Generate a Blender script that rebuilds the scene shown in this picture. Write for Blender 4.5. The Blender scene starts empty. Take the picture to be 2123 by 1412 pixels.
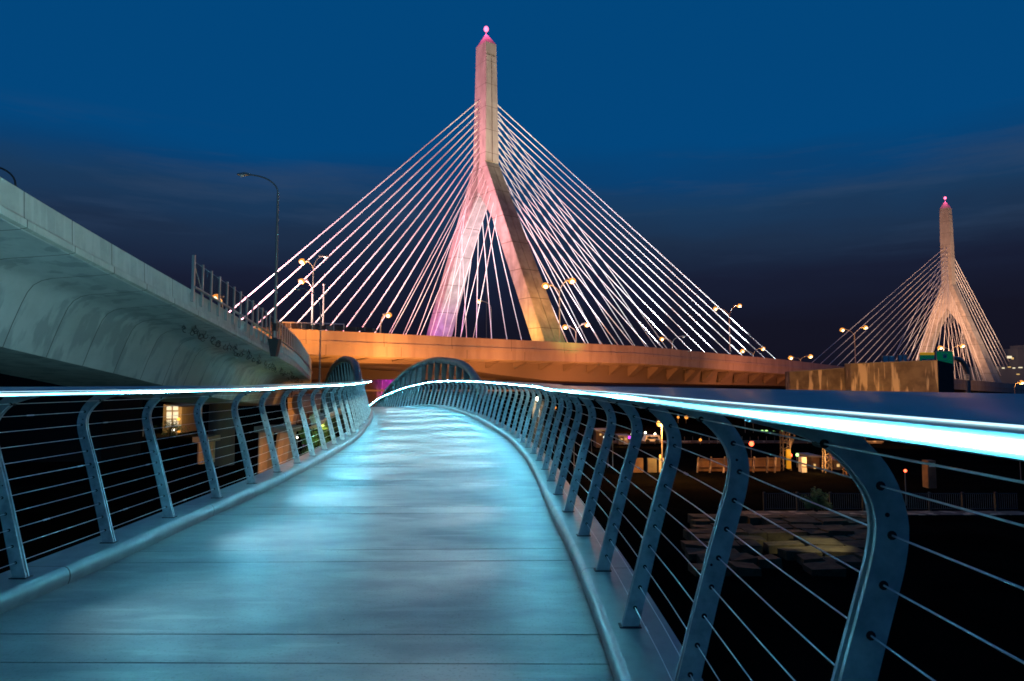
import bpy, math, random
from mathutils import Vector, Matrix
random.seed(7)
C = bpy.context.scene.collection
scn = bpy.context.scene
R = math.radians
# ------------------------------------------------------------ camera, sky, exposure
FPX = 1415.0; PITCH = math.atan(92/FPX); ZC = 1.37
cam = bpy.data.cameras.new('camera'); co = bpy.data.objects.new('camera', cam); C.objects.link(co)
cam.sensor_width = 36; cam.lens = FPX/2123*36; cam.clip_start = 0.05; cam.clip_end = 5000
co.location = (0, 0, ZC); co.rotation_euler = (R(90)+PITCH, 0, 0); scn.camera = co
scn.render.engine = 'CYCLES'
scn.view_settings.view_transform = 'Standard'; scn.view_settings.look = 'None'
scn.view_settings.exposure = 0; scn.view_settings.gamma = 1
scn.cycles.use_denoising = True; scn.cycles.max_bounces = 5; scn.cycles.diffuse_bounces = 2
scn.cycles.glossy_bounces = 3; scn.cycles.sample_clamp_indirect = 4; scn.cycles.caustics_reflective = False
scn.cycles.use_light_tree = True; scn.cycles.filter_width = 1.7

def px(x, y, d):                       # pixel of the photograph at depth d (metres along the view) -> world
    a = (x-1061.5)/FPX; b = (706-y)/FPX
    ry = math.cos(PITCH)-b*math.sin(PITCH); rz = math.sin(PITCH)+b*math.cos(PITCH)
    return Vector((a*d/ry, d, rz*d/ry+ZC))

# night sky: deep blue above, falling to purple-black near the horizon, thin cloud edge
W = bpy.data.worlds.new('World'); scn.world = W; W.use_nodes = True
nt = W.node_tree; nt.nodes.clear()
def N(t, k, **kw):
    n = t.nodes.new(k)
    for a, v in kw.items():
        if hasattr(n, a): setattr(n, a, v)
        else: n.inputs[a].default_value = v
    return n
out = N(nt, 'ShaderNodeOutputWorld'); bg = N(nt, 'ShaderNodeBackground')
tc = N(nt, 'ShaderNodeTexCoord'); sep = N(nt, 'ShaderNodeSeparateXYZ'); nt.links.new(tc.outputs['Generated'], sep.inputs[0])
mp = N(nt, 'ShaderNodeMapping'); mp.inputs['Scale'].default_value = (1.6, 1.6, 9); nt.links.new(tc.outputs['Generated'], mp.inputs[0])
no = N(nt, 'ShaderNodeTexNoise'); no.inputs['Scale'].default_value = 1.5; no.inputs['Detail'].default_value = 4; nt.links.new(mp.outputs[0], no.inputs['Vector'])
ma = N(nt, 'ShaderNodeMath', operation='MULTIPLY_ADD'); ma.inputs[1].default_value = 0.09; ma.inputs[2].default_value = -0.035
nt.links.new(no.outputs[0], ma.inputs[0])
ad = N(nt, 'ShaderNodeMath', operation='ADD'); nt.links.new(sep.outputs['Z'], ad.inputs[0]); nt.links.new(ma.outputs[0], ad.inputs[1])
cr = N(nt, 'ShaderNodeValToRGB'); nt.links.new(ad.outputs[0], cr.inputs[0])
el = cr.color_ramp.elements
stops = [(0.0, (.0060, .0052, .011)), (.09, (.0070, .0075, .018)), (.16, (.0090, .0130, .034)), (.215, (.0120, .028, .066)),
         (.255, (.0100, .042, .108)), (.295, (.003, .050, .160)), (.335, (.0008, .061, .200)), (.55, (.0004, .061, .200)), (1, (.0003, .035, .12))]
el[0].position = 0; el[0].color = (*stops[0][1], 1); el[1].position = 1; el[1].color = (*stops[-1][1], 1)
for p_, c_ in stops[1:-1]:
    e = el.new(p_); e.color = (*c_, 1)
n5 = N(nt, 'ShaderNodeTexNoise'); n5.inputs['Scale'].default_value = 2.2; n5.inputs['Detail'].default_value = 7; n5.inputs['Roughness'].default_value = .6
mp5 = N(nt, 'ShaderNodeMapping'); mp5.inputs['Scale'].default_value = (1.2, 1.2, 11); nt.links.new(tc.outputs['Generated'], mp5.inputs[0]); nt.links.new(mp5.outputs[0], n5.inputs['Vector'])
c5 = N(nt, 'ShaderNodeMapRange'); c5.inputs[1].default_value = .50; c5.inputs[2].default_value = .72; nt.links.new(n5.outputs[0], c5.inputs[0])
b5 = N(nt, 'ShaderNodeValToRGB'); nt.links.new(sep.outputs['Z'], b5.inputs[0])
for p_, v_ in ((.14, 0), (.23, .75), (.28, .6), (.34, 0)): 
    e = b5.color_ramp.elements.new(p_); e.color = (v_, v_, v_, 1)
b5.color_ramp.elements[0].color = (0,0,0,1); b5.color_ramp.elements[-1].color = (0,0,0,1)
m5 = N(nt, 'ShaderNodeMath', operation='MULTIPLY'); nt.links.new(c5.outputs[0], m5.inputs[0]); nt.links.new(b5.outputs[0], m5.inputs[1])
x5 = nt.nodes.new('ShaderNodeMix'); x5.data_type = 'RGBA'; nt.links.new(m5.outputs[0], x5.inputs[0]); nt.links.new(cr.outputs[0], x5.inputs[6]); x5.inputs[7].default_value = (.030, .060, .125, 1)
nt.links.new(x5.outputs[2], bg.inputs[0]); bg.inputs[1].default_value = 1.0; nt.links.new(bg.outputs[0], out.inputs[0])

def flood(name, loc, target, color, power, angle=60, size=1.0, blend=.8):
    l = bpy.data.lights.new(name, 'SPOT'); l.energy = power; l.color = color; l.spot_size = R(angle); l.spot_blend = blend; l.shadow_soft_size = size
    o = bpy.data.objects.new(name, l); C.objects.link(o); o.location = loc
    o.rotation_euler = (Vector(target)-Vector(loc)).to_track_quat('-Z', 'Y').to_euler(); return o
def bulb(name, loc, color, power, size=.3):
    l = bpy.data.lights.new(name, 'POINT'); l.energy = power; l.color = color; l.shadow_soft_size = size
    o = bpy.data.objects.new(name, l); C.objects.link(o); o.location = loc; return o
SOD = (1, .40, .09)

# ------------------------------------------------------------ mesh helpers
class MB:
    def __init__(s): s.v = []; s.f = []; s.m = []; s.uv = {}
    def add(s, vs, fs, mi=0):
        b = len(s.v); s.v += [tuple(v) for v in vs]; s.f += [tuple(i+b for i in f) for f in fs]; s.m += [mi]*len(fs); return b
    def box(s, a, b, mi=0, M=None):
        x0, y0, z0 = a; x1, y1, z1 = b
        vs = [Vector(p) for p in ((x0,y0,z0),(x1,y0,z0),(x1,y1,z0),(x0,y1,z0),(x0,y0,z1),(x1,y0,z1),(x1,y1,z1),(x0,y1,z1))]
        if M: vs = [M @ v for v in vs]
        s.add(vs, [(0,3,2,1),(4,5,6,7),(0,1,5,4),(1,2,6,5),(2,3,7,6),(3,0,4,7)], mi)
    def hexa(s, lo, hi, mi=0):          # lo, hi: rings of n points -> closed prism
        n = len(lo); s.add(list(lo)+list(hi), [tuple(range(n))[::-1], tuple(range(n, 2*n))]+[(i, (i+1) % n, (i+1) % n+n, i+n) for i in range(n)], mi)
    def tube(s, pts, r, n=8, mi=0, caps=True):
        pts = [Vector(p) for p in pts]; rs = r if isinstance(r, (list, tuple)) else [r]*len(pts)
        rings = []; up = None
        for i, p in enumerate(pts):
            t = (pts[min(i+1, len(pts)-1)]-pts[max(i-1, 0)]).normalized()
            if up is None: up = Vector((0,0,1)) if abs(t.z) < .95 else Vector((1,0,0))
            a = t.cross(up).normalized(); b = a.cross(t).normalized(); up = b
            rings.append([p+rs[i]*(math.cos(2*math.pi*k/n)*a+math.sin(2*math.pi*k/n)*b) for k in range(n)])
        vs = [v for rg in rings for v in rg]; fs = []
        for i in range(len(pts)-1):
            for k in range(n): fs.append((i*n+k, i*n+(k+1) % n, (i+1)*n+(k+1) % n, (i+1)*n+k))
        if caps: fs += [tuple(range(n))[::-1], tuple((len(pts)-1)*n+k for k in range(n))]
        s.add(vs, fs, mi)
    def ball(s, c, r, mi=0, sc=(1,1,1), n=10, m=6):
        vs = []; fs = []
        for j in range(m+1):
            th = math.pi*j/m
            for k in range(n): vs.append((c[0]+sc[0]*r*math.sin(th)*math.cos(2*math.pi*k/n), c[1]+sc[1]*r*math.sin(th)*math.sin(2*math.pi*k/n), c[2]+sc[2]*r*math.cos(th)))
        for j in range(m):
            for k in range(n): fs.append((j*n+k, (j+1)*n+k, (j+1)*n+(k+1) % n, j*n+(k+1) % n))
        s.add(vs, fs, mi)
    def sweep(s, frames, prof, closed=True, mi=0, u0=0):   # frames: (pos, outdir); prof: (o,z)
        n = len(prof); b = len(s.v); L = [0]; fb = len(s.f)
        for i in range(1, len(frames)): L.append(L[-1]+(frames[i][0]-frames[i-1][0]).length)
        pl = [0]
        for i in range(1, n+1): pl.append(pl[-1]+math.dist(prof[i % n], prof[i-1]))
        for p, o in frames:
            for (a, z) in prof: s.v.append(tuple(p+o*a+Vector((0,0,z))))
        rng = n if closed else n-1
        for i in range(len(frames)-1):
            for k in range(rng):
                k2 = (k+1) % n
                s.uv[len(s.f)] = ((L[i]+u0, pl[k]), (L[i]+u0, pl[k+1]), (L[i+1]+u0, pl[k+1]), (L[i+1]+u0, pl[k]))
                s.f.append((b+i*n+k, b+i*n+k2, b+(i+1)*n+k2, b+(i+1)*n+k)); s.m.append(mi)
        if closed:
            s.f.append(tuple(b+k for k in range(n))[::-1]); s.m.append(mi)
            s.f.append(tuple(b+(len(frames)-1)*n+k for k in range(n))); s.m.append(mi)
    def mesh(s, name, mats, smooth=False):
        me = bpy.data.meshes.new(name); me.from_pydata(s.v, [], s.f)
        for m in (mats if isinstance(mats, (list, tuple)) else [mats]): me.materials.append(m)
        me.polygons.foreach_set('material_index', s.m)
        if s.uv:
            uvl = me.uv_layers.new(name='UVMap').data
            for fi, cs in s.uv.items():
                st = me.polygons[fi].loop_start
                for j, c in enumerate(cs): uvl[st+j].uv = c
        if smooth:
            me.polygons.foreach_set('use_smooth', [True]*len(me.polygons))
            try: me.set_sharp_from_angle(angle=R(40))
            except Exception: pass
        me.update(); return me
    def build(s, name, mats, parent=None, smooth=False):
        o = bpy.data.objects.new(name, s.mesh(name, mats, smooth)); C.objects.link(o)
        if parent: o.parent = parent; o.matrix_parent_inverse = Matrix.Translation(-parent.location) if parent.type == 'EMPTY' else Matrix()
        return o
def tag(o, label=None, cat=None, group=None, kind=None):
    if label: o['label'] = label
    if cat: o['category'] = cat
    if group: o['group'] = group
    if kind: o['kind'] = kind
    return o
def thing(name, label, cat, loc=(0,0,0), group=None):
    o = bpy.data.objects.new(name, None); C.objects.link(o); o.location = loc; return tag(o, label, cat, group)
def spline(pts, n=12):
    out = []
    P = [Vector(p) for p in pts]
    for i in range(len(P)-1):
        p0 = P[max(i-1,0)]; p1 = P[i]; p2 = P[i+1]; p3 = P[min(i+2,len(P)-1)]
        for k in range(n):
            t = k/n; out.append(.5*((2*p1)+(-p0+p2)*t+(2*p0-5*p1+4*p2-p3)*t*t+(-p0+3*p1-3*p2+p3)*t**3))
    out.append(P[-1]); return out
def lerp(tb, x):
    if x <= tb[0][0]: return tb[0][1]
    for (a, b), (c, d) in zip(tb, tb[1:]):
        if x <= c: return b+(d-b)*(x-a)/(c-a)
    return tb[-1][1]

# ------------------------------------------------------------ materials
def mat(name, col, rough=.6, metal=0, noise=None, bump=0, nscale=3, stretch=(1,1,1), spec=.5, emit=None, joint=None, streak=None, detail=6, grit=False):
    """noise: second colour mixed by noise; joint: (axis 'u' or 'z', spacing, width); streak: colour of vertical stains"""
    m = bpy.data.materials.new(name); m.use_nodes = True; t = m.node_tree; b = t.nodes['Principled BSDF']
    b.inputs['Roughness'].default_value = rough; b.inputs['Metallic'].default_value = metal
    b.inputs['Specular IOR Level'].default_value = spec
    b.inputs['Base Color'].default_value = (*col, 1)
    last = None
    g = N(t, 'ShaderNodeNewGeometry')
    def pos(sc):
        mm = N(t, 'ShaderNodeMapping'); mm.inputs['Scale'].default_value = sc; t.links.new(g.outputs['Position'], mm.inputs[0]); return mm
    def mix(fac, c2, mode='MIX', f=None):
        nonlocal last
        x = t.nodes.new('ShaderNodeMix'); x.data_type = 'RGBA'; x.blend_type = mode
        if last is None: x.inputs[6].default_value = (*col, 1)
        else: t.links.new(last, x.inputs[6])
        x.inputs[7].default_value = (*c2, 1); t.links.new(fac, x.inputs[0]); last = x.outputs[2]
    if noise:
        mm = pos(stretch); n1 = N(t, 'ShaderNodeTexNoise'); n1.inputs['Scale'].default_value = nscale; n1.inputs['Detail'].default_value = detail; n1.inputs['Roughness'].default_value = .62
        t.links.new(mm.outputs[0], n1.inputs['Vector'])
        r1 = N(t, 'ShaderNodeMapRange'); r1.inputs[1].default_value = .38; r1.inputs[2].default_value = .64; t.links.new(n1.outputs[0], r1.inputs[0]); mix(r1.outputs[0], noise)
        if bump:
            bp = N(t, 'ShaderNodeBump'); bp.inputs['Strength'].default_value = bump; bp.inputs['Distance'].default_value = .02
            t.links.new(n1.outputs[0], bp.inputs['Height']); t.links.new(bp.outputs[0], b.inputs['Normal'])
        rr = N(t, 'ShaderNodeMapRange'); rr.inputs[3].default_value = rough-.08; rr.inputs[4].default_value = min(1, rough+.1); t.links.new(n1.outputs[0], rr.inputs[0]); t.links.new(rr.outputs[0], b.inputs['Roughness'])
    if streak:
        mm = pos((1, 1, .12)); n2 = N(t, 'ShaderNodeTexNoise'); n2.inputs['Scale'].default_value = streak[1]; n2.inputs['Detail'].default_value = 4; t.links.new(mm.outputs[0], n2.inputs['Vector'])
        r2 = N(t, 'ShaderNodeMapRange'); r2.inputs[1].default_value = .53; r2.inputs[2].default_value = .60; r2.inputs[4].default_value = streak[2]; t.links.new(n2.outputs[0], r2.inputs[0]); mix(r2.outputs[0], streak[0])
    if grit:
        v = N(t, 'ShaderNodeTexNoise'); v.inputs['Scale'].default_value = 55; v.inputs['Detail'].default_value = 3; t.links.new(g.outputs['Position'], v.inputs['Vector'])
        rv_ = N(t, 'ShaderNodeMapRange'); rv_.inputs[1].default_value = .56; rv_.inputs[2].default_value = .72; rv_.inputs[4].default_value = .55; t.links.new(v.outputs[0], rv_.inputs[0]); mix(rv_.outputs[0], (.08, .09, .09))
        v3 = N(t, 'ShaderNodeTexNoise'); v3.inputs['Scale'].default_value = 2.3; v3.inputs['Detail'].default_value = 6; mm = pos((.5, 3.2, 1)); t.links.new(mm.outputs[0], v3.inputs['Vector'])
        r3 = N(t, 'ShaderNodeMapRange'); r3.inputs[1].default_value = .60; r3.inputs[2].default_value = .70; r3.inputs[4].default_value = .5; t.links.new(v3.outputs[0], r3.inputs[0]); mix(r3.outputs[0], (.40, .41, .38))
        v2 = N(t, 'ShaderNodeTexVoronoi'); v2.inputs['Scale'].default_value = 5.5; t.links.new(g.outputs['Position'], v2.inputs['Vector'])
        l2 = N(t, 'ShaderNodeMath', operation='LESS_THAN'); l2.inputs[1].default_value = .035; t.links.new(v2.outputs['Distance'], l2.inputs[0]); mix(l2.outputs[0], (.03, .03, .03))
    if joint:
        ax, spc, w, dark = joint
        if ax == 'u': uvn = N(t, 'ShaderNodeUVMap'); sp = N(t, 'ShaderNodeSeparateXYZ'); t.links.new(uvn.outputs[0], sp.inputs[0]); src = sp.outputs[0]
        else: sp = N(t, 'ShaderNodeSeparateXYZ'); t.links.new(g.outputs['Position'], sp.inputs[0]); src = sp.outputs['Z']
        d1 = N(t, 'ShaderNodeMath', operation='DIVIDE'); d1.inputs[1].default_value = spc; t.links.new(src, d1.inputs[0])
        fr = N(t, 'ShaderNodeMath', operation='FRACT'); t.links.new(d1.outputs[0], fr.inputs[0])
        lt = N(t, 'ShaderNodeMath', operation='LESS_THAN'); lt.inputs[1].default_value = w/spc; t.links.new(fr.outputs[0], lt.inputs[0]); mix(lt.outputs[0], dark)
    if last is not None: t.links.new(last, b.inputs['Base Color'])
    if emit:
        b.inputs['Emission Color'].default_value = (*emit[0], 1); b.inputs['Emission Strength'].default_value = emit[1]
    return m
M_deck = mat('deck_concrete', (.255, .285, .275), .40, noise=(.14, .17, .175), nscale=1.5, stretch=(.8, 1.7, 1), bump=.25, spec=.6, detail=15, grit=True)
M_steel = mat('galvanised_steel', (.52, .60, .62), .4, .12, noise=(.30, .37, .40), nscale=11, bump=.02)
M_curb = mat('curb_steel', (.25, .30, .30), .33, .3, noise=(.20, .245, .25), nscale=5, joint=('u', 2.44, .012, (.03, .03, .03)))
M_rail = mat('handrail_steel', (.40, .52, .52), .34, .35, noise=(.33, .45, .45), nscale=3, stretch=(1,.4,1), joint=('u', 4.28, .012, (.04, .05, .05)))
M_cable = mat('steel_cable', (.88, .9, .9), .3, .1)
M_dark = mat('dark_gap', (.01, .01, .01), .8)
M_matt = mat('matt_black', (.012, .012, .013), .95, spec=.1)  # near-black, so the added block under the viaduct picks up no sky colour
M_black = mat('black_metal', (.03, .035, .04), .5, .3)
M_truss = mat('truss_paint', (.055, .078, .085), .45, .2, noise=(.04, .055, .06), nscale=3)
M_panel = mat('perforated_panel', (.20, .23, .24), .55, .2, noise=(.15, .18, .19), nscale=5)
M_viad = mat('viaduct_concrete', (.40, .42, .41), .8, noise=(.32, .345, .335), nscale=.8, stretch=(1, .6, .5), bump=.12, joint=('u', 3.0, .05, (.06, .065, .065)), streak=((.22, .25, .25), 1.0, .7))
M_barr = mat('barrier_concrete', (.42, .42, .36), .8, noise=(.34, .34, .30), nscale=1.2, bump=.1, joint=('u', 3.0, .045, (.05, .05, .045)), streak=((.5, .5, .44), 2.2, .5))
M_tower = mat('tower_concrete', (.42, .40, .36), .75, noise=(.29, .27, .24), nscale=.5, stretch=(1,1,.4), joint=('z', 5.2, .13, (.20, .18, .16)), streak=((.36, .34, .31), .8, .7))
M_leg = mat('leg_concrete', (.40, .38, .35), .75, noise=(.27, .25, .23), nscale=.45, joint=('z', 6.1, .14, (.14, .12, .10)), streak=((.22, .20, .18), .6, .5))
M_groove = mat('groove_shadow', (.16, .14, .12), .8)
M_stay = mat('white_stay_sheath', (.88, .88, .88), .45)
M_fascia = mat('fascia_concrete', (.40, .37, .33), .75, noise=(.32, .29, .26), nscale=.35, stretch=(1, 1, .3), joint=('u', 12.2, .10, (.16, .14, .12)), streak=((.26, .23, .20), .5, .45))
M_girder = mat('girder_concrete', (.36, .33, .30), .8, noise=(.28, .26, .23), nscale=.3, joint=('u', 15, .12, (.18, .16, .14)))
M_wall = mat('stained_concrete', (.20, .15, .10), .8, noise=(.10, .07, .05), nscale=.45, bump=.1, streak=((.60, .47, .32), 1.15, .85))
M_ground = mat('dark_ground', (.007, .0065, .005), 1, noise=(.003, .003, .0025), nscale=.2, spec=0)
M_pole = mat('lamp_pole_metal', (.30, .28, .26), .45, .5)
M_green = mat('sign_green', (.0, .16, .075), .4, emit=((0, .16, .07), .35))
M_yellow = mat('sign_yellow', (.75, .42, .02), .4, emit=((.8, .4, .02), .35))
M_white = mat('sign_white', (.8, .8, .78), .5)
M_ink = mat('sign_ink', (.02, .02, .02), .6)
M_granite = mat('granite', (.09, .075, .035), .95, noise=(.035, .028, .014), nscale=1.5, bump=.3)
M_orange = mat('pier_concrete', (.38, .30, .20), .8, noise=(.30, .22, .14), nscale=.5)
M_brick = mat('tan_facade', (.42, .30, .16), .8, noise=(.36, .25, .13), nscale=2)
M_rust = mat('rusty_panel', (.22, .12, .06), .8, noise=(.12, .07, .04), nscale=.8)
M_leaf = mat('leaf', (.05, .10, .02), .6, noise=(.09, .14, .03), nscale=1.5)
M_bark = mat('bark', (.06, .045, .03), .9)
M_fence = mat('fence_steel', (.34, .37, .38), .4, .6)
def emitter(name, col, st): return mat(name, (.02, .02, .02), .5, emit=(col, st))
M_sod = emitter('sodium_lens', (1, .34, .05), 1.5)
M_sodn = emitter('sodium_lens_near', (1, .42, .06), 2.2)
M_edge = emitter('edge_glint_glow', (.55, .85, 1), 1.6)  # glow standing in for a highlight along the handrail lip, no lamp
M_core = emitter('lamp_core', (1, .86, .55), 4)
M_red = emitter('red_beacon', (1, .16, .30), 2.6)
M_whl = emitter('white_lamp_lens', (1, .93, .70), 5)
M_win = emitter('lit_window', (1, .85, .55), 1.1)
M_winw = emitter('lit_window_warm', (1, .6, .2), .8)
M_grn = emitter('green_lamp', (.5, 1, .3), 2.5)
M_redl = emitter('red_signal', (1, .08, .03), 8)
M_mag = emitter('magenta_lamp', (.75, .05, .95), 2)

# LED strip of the handrails: fixtures in lengths, a little brighter and dimmer in turn
M_led = bpy.data.materials.new('led_strip'); M_led.use_nodes = True; t = M_led.node_tree; t.nodes.clear()
o_ = N(t, 'ShaderNodeOutputMaterial'); e_ = N(t, 'ShaderNodeEmission'); e_.inputs[0].default_value = (.14, .67, .94, 1)
uvn = N(t, 'ShaderNodeUVMap'); sp = N(t, 'ShaderNodeSeparateXYZ'); t.links.new(uvn.outputs[0], sp.inputs[0])
s1 = N(t, 'ShaderNodeMath', operation='MULTIPLY'); s1.inputs[1].default_value = 2*math.pi/2.6; t.links.new(sp.outputs[0], s1.inputs[0])
s2 = N(t, 'ShaderNodeMath', operation='SINE'); t.links.new(s1.outputs[0], s2.inputs[0])
s3 = N(t, 'ShaderNodeMapRange'); s3.inputs[1].default_value = -1; s3.inputs[2].default_value = 1; s3.inputs[3].default_value = .03; s3.inputs[4].default_value = 1
s2b = N(t, 'ShaderNodeMapRange'); s2b.inputs[1].default_value = -1; t.links.new(s2.outputs[0], s2b.inputs[0])
s2c = N(t, 'ShaderNodeMath', operation='POWER'); s2c.inputs[1].default_value = 3.2; t.links.new(s2b.outputs[0], s2c.inputs[0]); s3.inputs[1].default_value = 0
t.links.new(s2c.outputs[0], s3.inputs[0])
s4 = N(t, 'ShaderNodeMapRange', interpolation_type='SMOOTHSTEP'); s4.inputs[1].default_value = 6.5; s4.inputs[2].default_value = 20; s4.inputs[3].default_value = 135; s4.inputs[4].default_value = 1500; t.links.new(sp.outputs[0], s4.inputs[0])
s5 = N(t, 'ShaderNodeMath', operation='MULTIPLY'); t.links.new(s3.outputs[0], s5.inputs[0]); t.links.new(s4.outputs[0], s5.inputs[1]); t.links.new(s5.outputs[0], e_.inputs[1]); t.links.new(e_.outputs[0], o_.inputs[0])

# ------------------------------------------------------------ ground
g = MB(); g.add([(-1500,-300,-7),(1500,-300,-7),(1500,2500,-7),(-1500,2500,-7)], [(0,1,2,3)])
tag(g.build('ground', M_ground), kind='structure')

# ------------------------------------------------------------ footbridge
Rn = [(.40,-5),(.45,-1),(.47,1.45),(.515,3.2),(.512,5.3),(.45,7.3),(.38,10.2),(.24,12.8),(-.08,16.4),(-.56,19.8),(-1.2,23.8),(-2.13,28.5),(-3.2,32.6),(-4.4,36.6),(-5.7,40.5),(-7.6,46),(-10.7,55),(-13,62),(-16,70),(-19,78)]
ztab = [(-5,0),(8,0),(10,.02),(15,.06),(20,.12),(25,.18),(29,.22),(33,.235),(37,.20),(40,.08),(43,-.06),(47,-.32),(51,-.66),(56,-1.1),(62,-1.84),(70,-2.7),(80,-3.6)]
zs = spline([(a, b, 0) for a, b in ztab], 8)
ztab2 = [(v.x, v.y) for v in zs]
ctr = spline([(a, b, 0) for a, b in Rn], 16)
for v in ctr: v.z = lerp(ztab2, v.y)
LEN = [0]
for i in range(1, len(ctr)): LEN.append(LEN[-1]+(ctr[i]-ctr[i-1]).length)
def at(s):
    s = max(0, min(s, LEN[-1]-1e-4))
    import bisect
    i = min(bisect.bisect_right(LEN, s)-1, len(ctr)-2); f = (s-LEN[i])/(LEN[i+1]-LEN[i])
    p = ctr[i].lerp(ctr[i+1], f)
    a = ctr[max(i-2,0)]; b = ctr[min(i+3,len(ctr)-1)]; tn = (b-a); tn.z = 0; tn.normalize()
    return p, tn
S0 = 5.0                                # arc length at y = 0 roughly
WID = 3.62
def frames(side, s0, s1, ds=.35):
    n = max(2, int((s1-s0)/ds)); fr = []
    for i in range(n+1):
        p, tn = at(s0+(s1-s0)*i/n); rt = Vector((tn.y, -tn.x, 0))
        if side > 0: fr.append((p, rt))
        else: fr.append((p-rt*WID, -rt))
    return fr
SEND = LEN[-1]-.3
fb = thing('footbridge', 'curving concrete footbridge deck lit pale blue from its handrails, in front of the camera', 'footbridge')
# deck: wide slabs and narrow closing strips with open joints, on a dark under slab
dk = MB(); sub = MB()
s = .9; P = 1.99; k = 0
edges = []
while s < SEND-2:
    edges.append((s, s+P-.41)); edges.append((s+P-.399, s+P-.011)); s += P
def deckband(mb, s0, s1, zt, zb, inset=0):
    n = 3; b = len(mb.v)
    for i in range(n+1):
        p, tn = at(s0+(s1-s0)*i/n); rt = Vector((tn.y, -tn.x, 0))
        for o, z in ((-.02-inset, zt), (-WID+.02+inset, zt), (-WID+.02+inset, zb), (-.02-inset, zb)):
            mb.v.append(tuple(p+rt*o+Vector((0,0,z))))
    for i in range(n):
        for j in range(4):
            mb.f.append((b+i*4+j, b+(i+1)*4+j, b+(i+1)*4+(j+1) % 4, b+i*4+(j+1) % 4)); mb.m.append(0)
    mb.f.append((b, b+1, b+2, b+3)); mb.m.append(0); mb.f.append(tuple(b+n*4+j for j in (3,2,1,0))); mb.m.append(0)
for a, b_ in edges: deckband(dk, a, b_, 0, -.05)
n = 150
for i in range(n): 
    pass
sub.sweep([(f[0], f[1]) for f in frames(1, 0, SEND, .5)], [(-.03,-.06),(-WID+.03,-.06),(-WID+.3,-.45),(-.3,-.45)])
dk.build('deck', M_deck, fb); sub.build('deck_girder', M_dark, fb)
nose = [(-.030,-.06),(-.037,.0),(-.048,.03),(-.050,.06),(-.044,.088),(-.030,.108),(-.012,.118),(.0,.120),(.30,.12),(.30,-.25),(-.035,-.25)]
for sd in (1, -1):
    mb = MB(); mb.sweep(frames(sd, 0, SEND, .3), nose if sd > 0 else nose[::-1]); mb.build('kerb', M_curb, fb, smooth=True)
for s_ in (14, 34, 52, 70):
    p, tn = at(s_); rt = Vector((tn.y, -tn.x, 0)); c = p-rt*WID/2
    mb = MB(); mb.tube([(c.x, c.y, -7.2), (c.x, c.y, c.z-.4)], .38, 16); mb.build('pier', M_truss, fb, smooth=True)

# railing posts: two thin curved plates side by side
inner = [(0,.0),(.053,.2),(.112,.42),(.167,.62),(.215,.78),(.244,.88),(.255,.95),(.247,1.005),(.222,1.05),(.187,1.092),(.142,1.126),(.078,1.150),(-.008,1.172)]
outer = [(.088,0),(.136,.2),(.19,.42),(.243,.62),(.286,.77),(.314,.87),(.324,.95),(.311,1.02),(.284,1.078),(.246,1.125),(.21,1.155),(.17,1.178),(.01,1.188)]
def refine(l): return [(v.x, v.y) for v in spline([(a, b, 0) for a, b in l], 3)]
inn, ou = refine(inner), refine(outer)
def omid(z): 
    ti = [(b, a) for a, b in inner]; to = [(b, a) for a, b in outer[:-1]]
    return .5*lerp(ti, z)+.5*lerp(to, z)
def post_mesh():
    mb = MB()
    for y0, y1 in ((-.019, -.008), (.008, .019)):
        n = len(inn); vs = []
        for a, b in zip(inn, ou):
            vs += [(a[0], y0, a[1]), (b[0], y0, b[1]), (b[0], y1, b[1]), (a[0], y1, a[1])]
        fs = [(0,3,2,1), tuple((n-1)*4+j for j in range(4))]
        for i in range(n-1):
            for j in range(4): fs.append((i*4+j, i*4+(j+1) % 4, (i+1)*4+(j+1) % 4, (i+1)*4+j))
        mb.add(vs, fs, 0)
    mb.box((.012,-.008,0), (.07,.008,.03), 0)
    for k in range(11):                  # cable holes
        z = .1+.104*k
        if k == 10: z = 1.125
        o = omid(z) if k < 10 else .15
        mb.tube([(o,-.021,z),(o,.021,z)], .010, 10, 1)
    for z in (.55, .93): mb.tube([(omid(z)-.008,-.0205,z+.045),(omid(z)-.008,.0205,z+.045)], .005, 8, 1)
    mb.box((-.012,-.035,0), (.1,.035,.005), 2)
    return mb
pm = post_mesh(); PM = pm.mesh('post', [M_steel, M_dark, M_black])
wing = [(.004,1.174),(-.006,1.177),(-.010,1.203),(-.005,1.210),(.003,1.213),(.06,1.222),(.14,1.232),(.25,1.238),(.275,1.231),(.279,1.220),(.26,1.208),(.12,1.190),(.03,1.188)]
ledp = [(-.0055,1.1830),(-.0095,1.1830),(-.0112,1.1950),(-.0078,1.1950)]
SP = 1.07
srt = S0+1.50                            # arc station of the nearest post shown at the right
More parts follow.
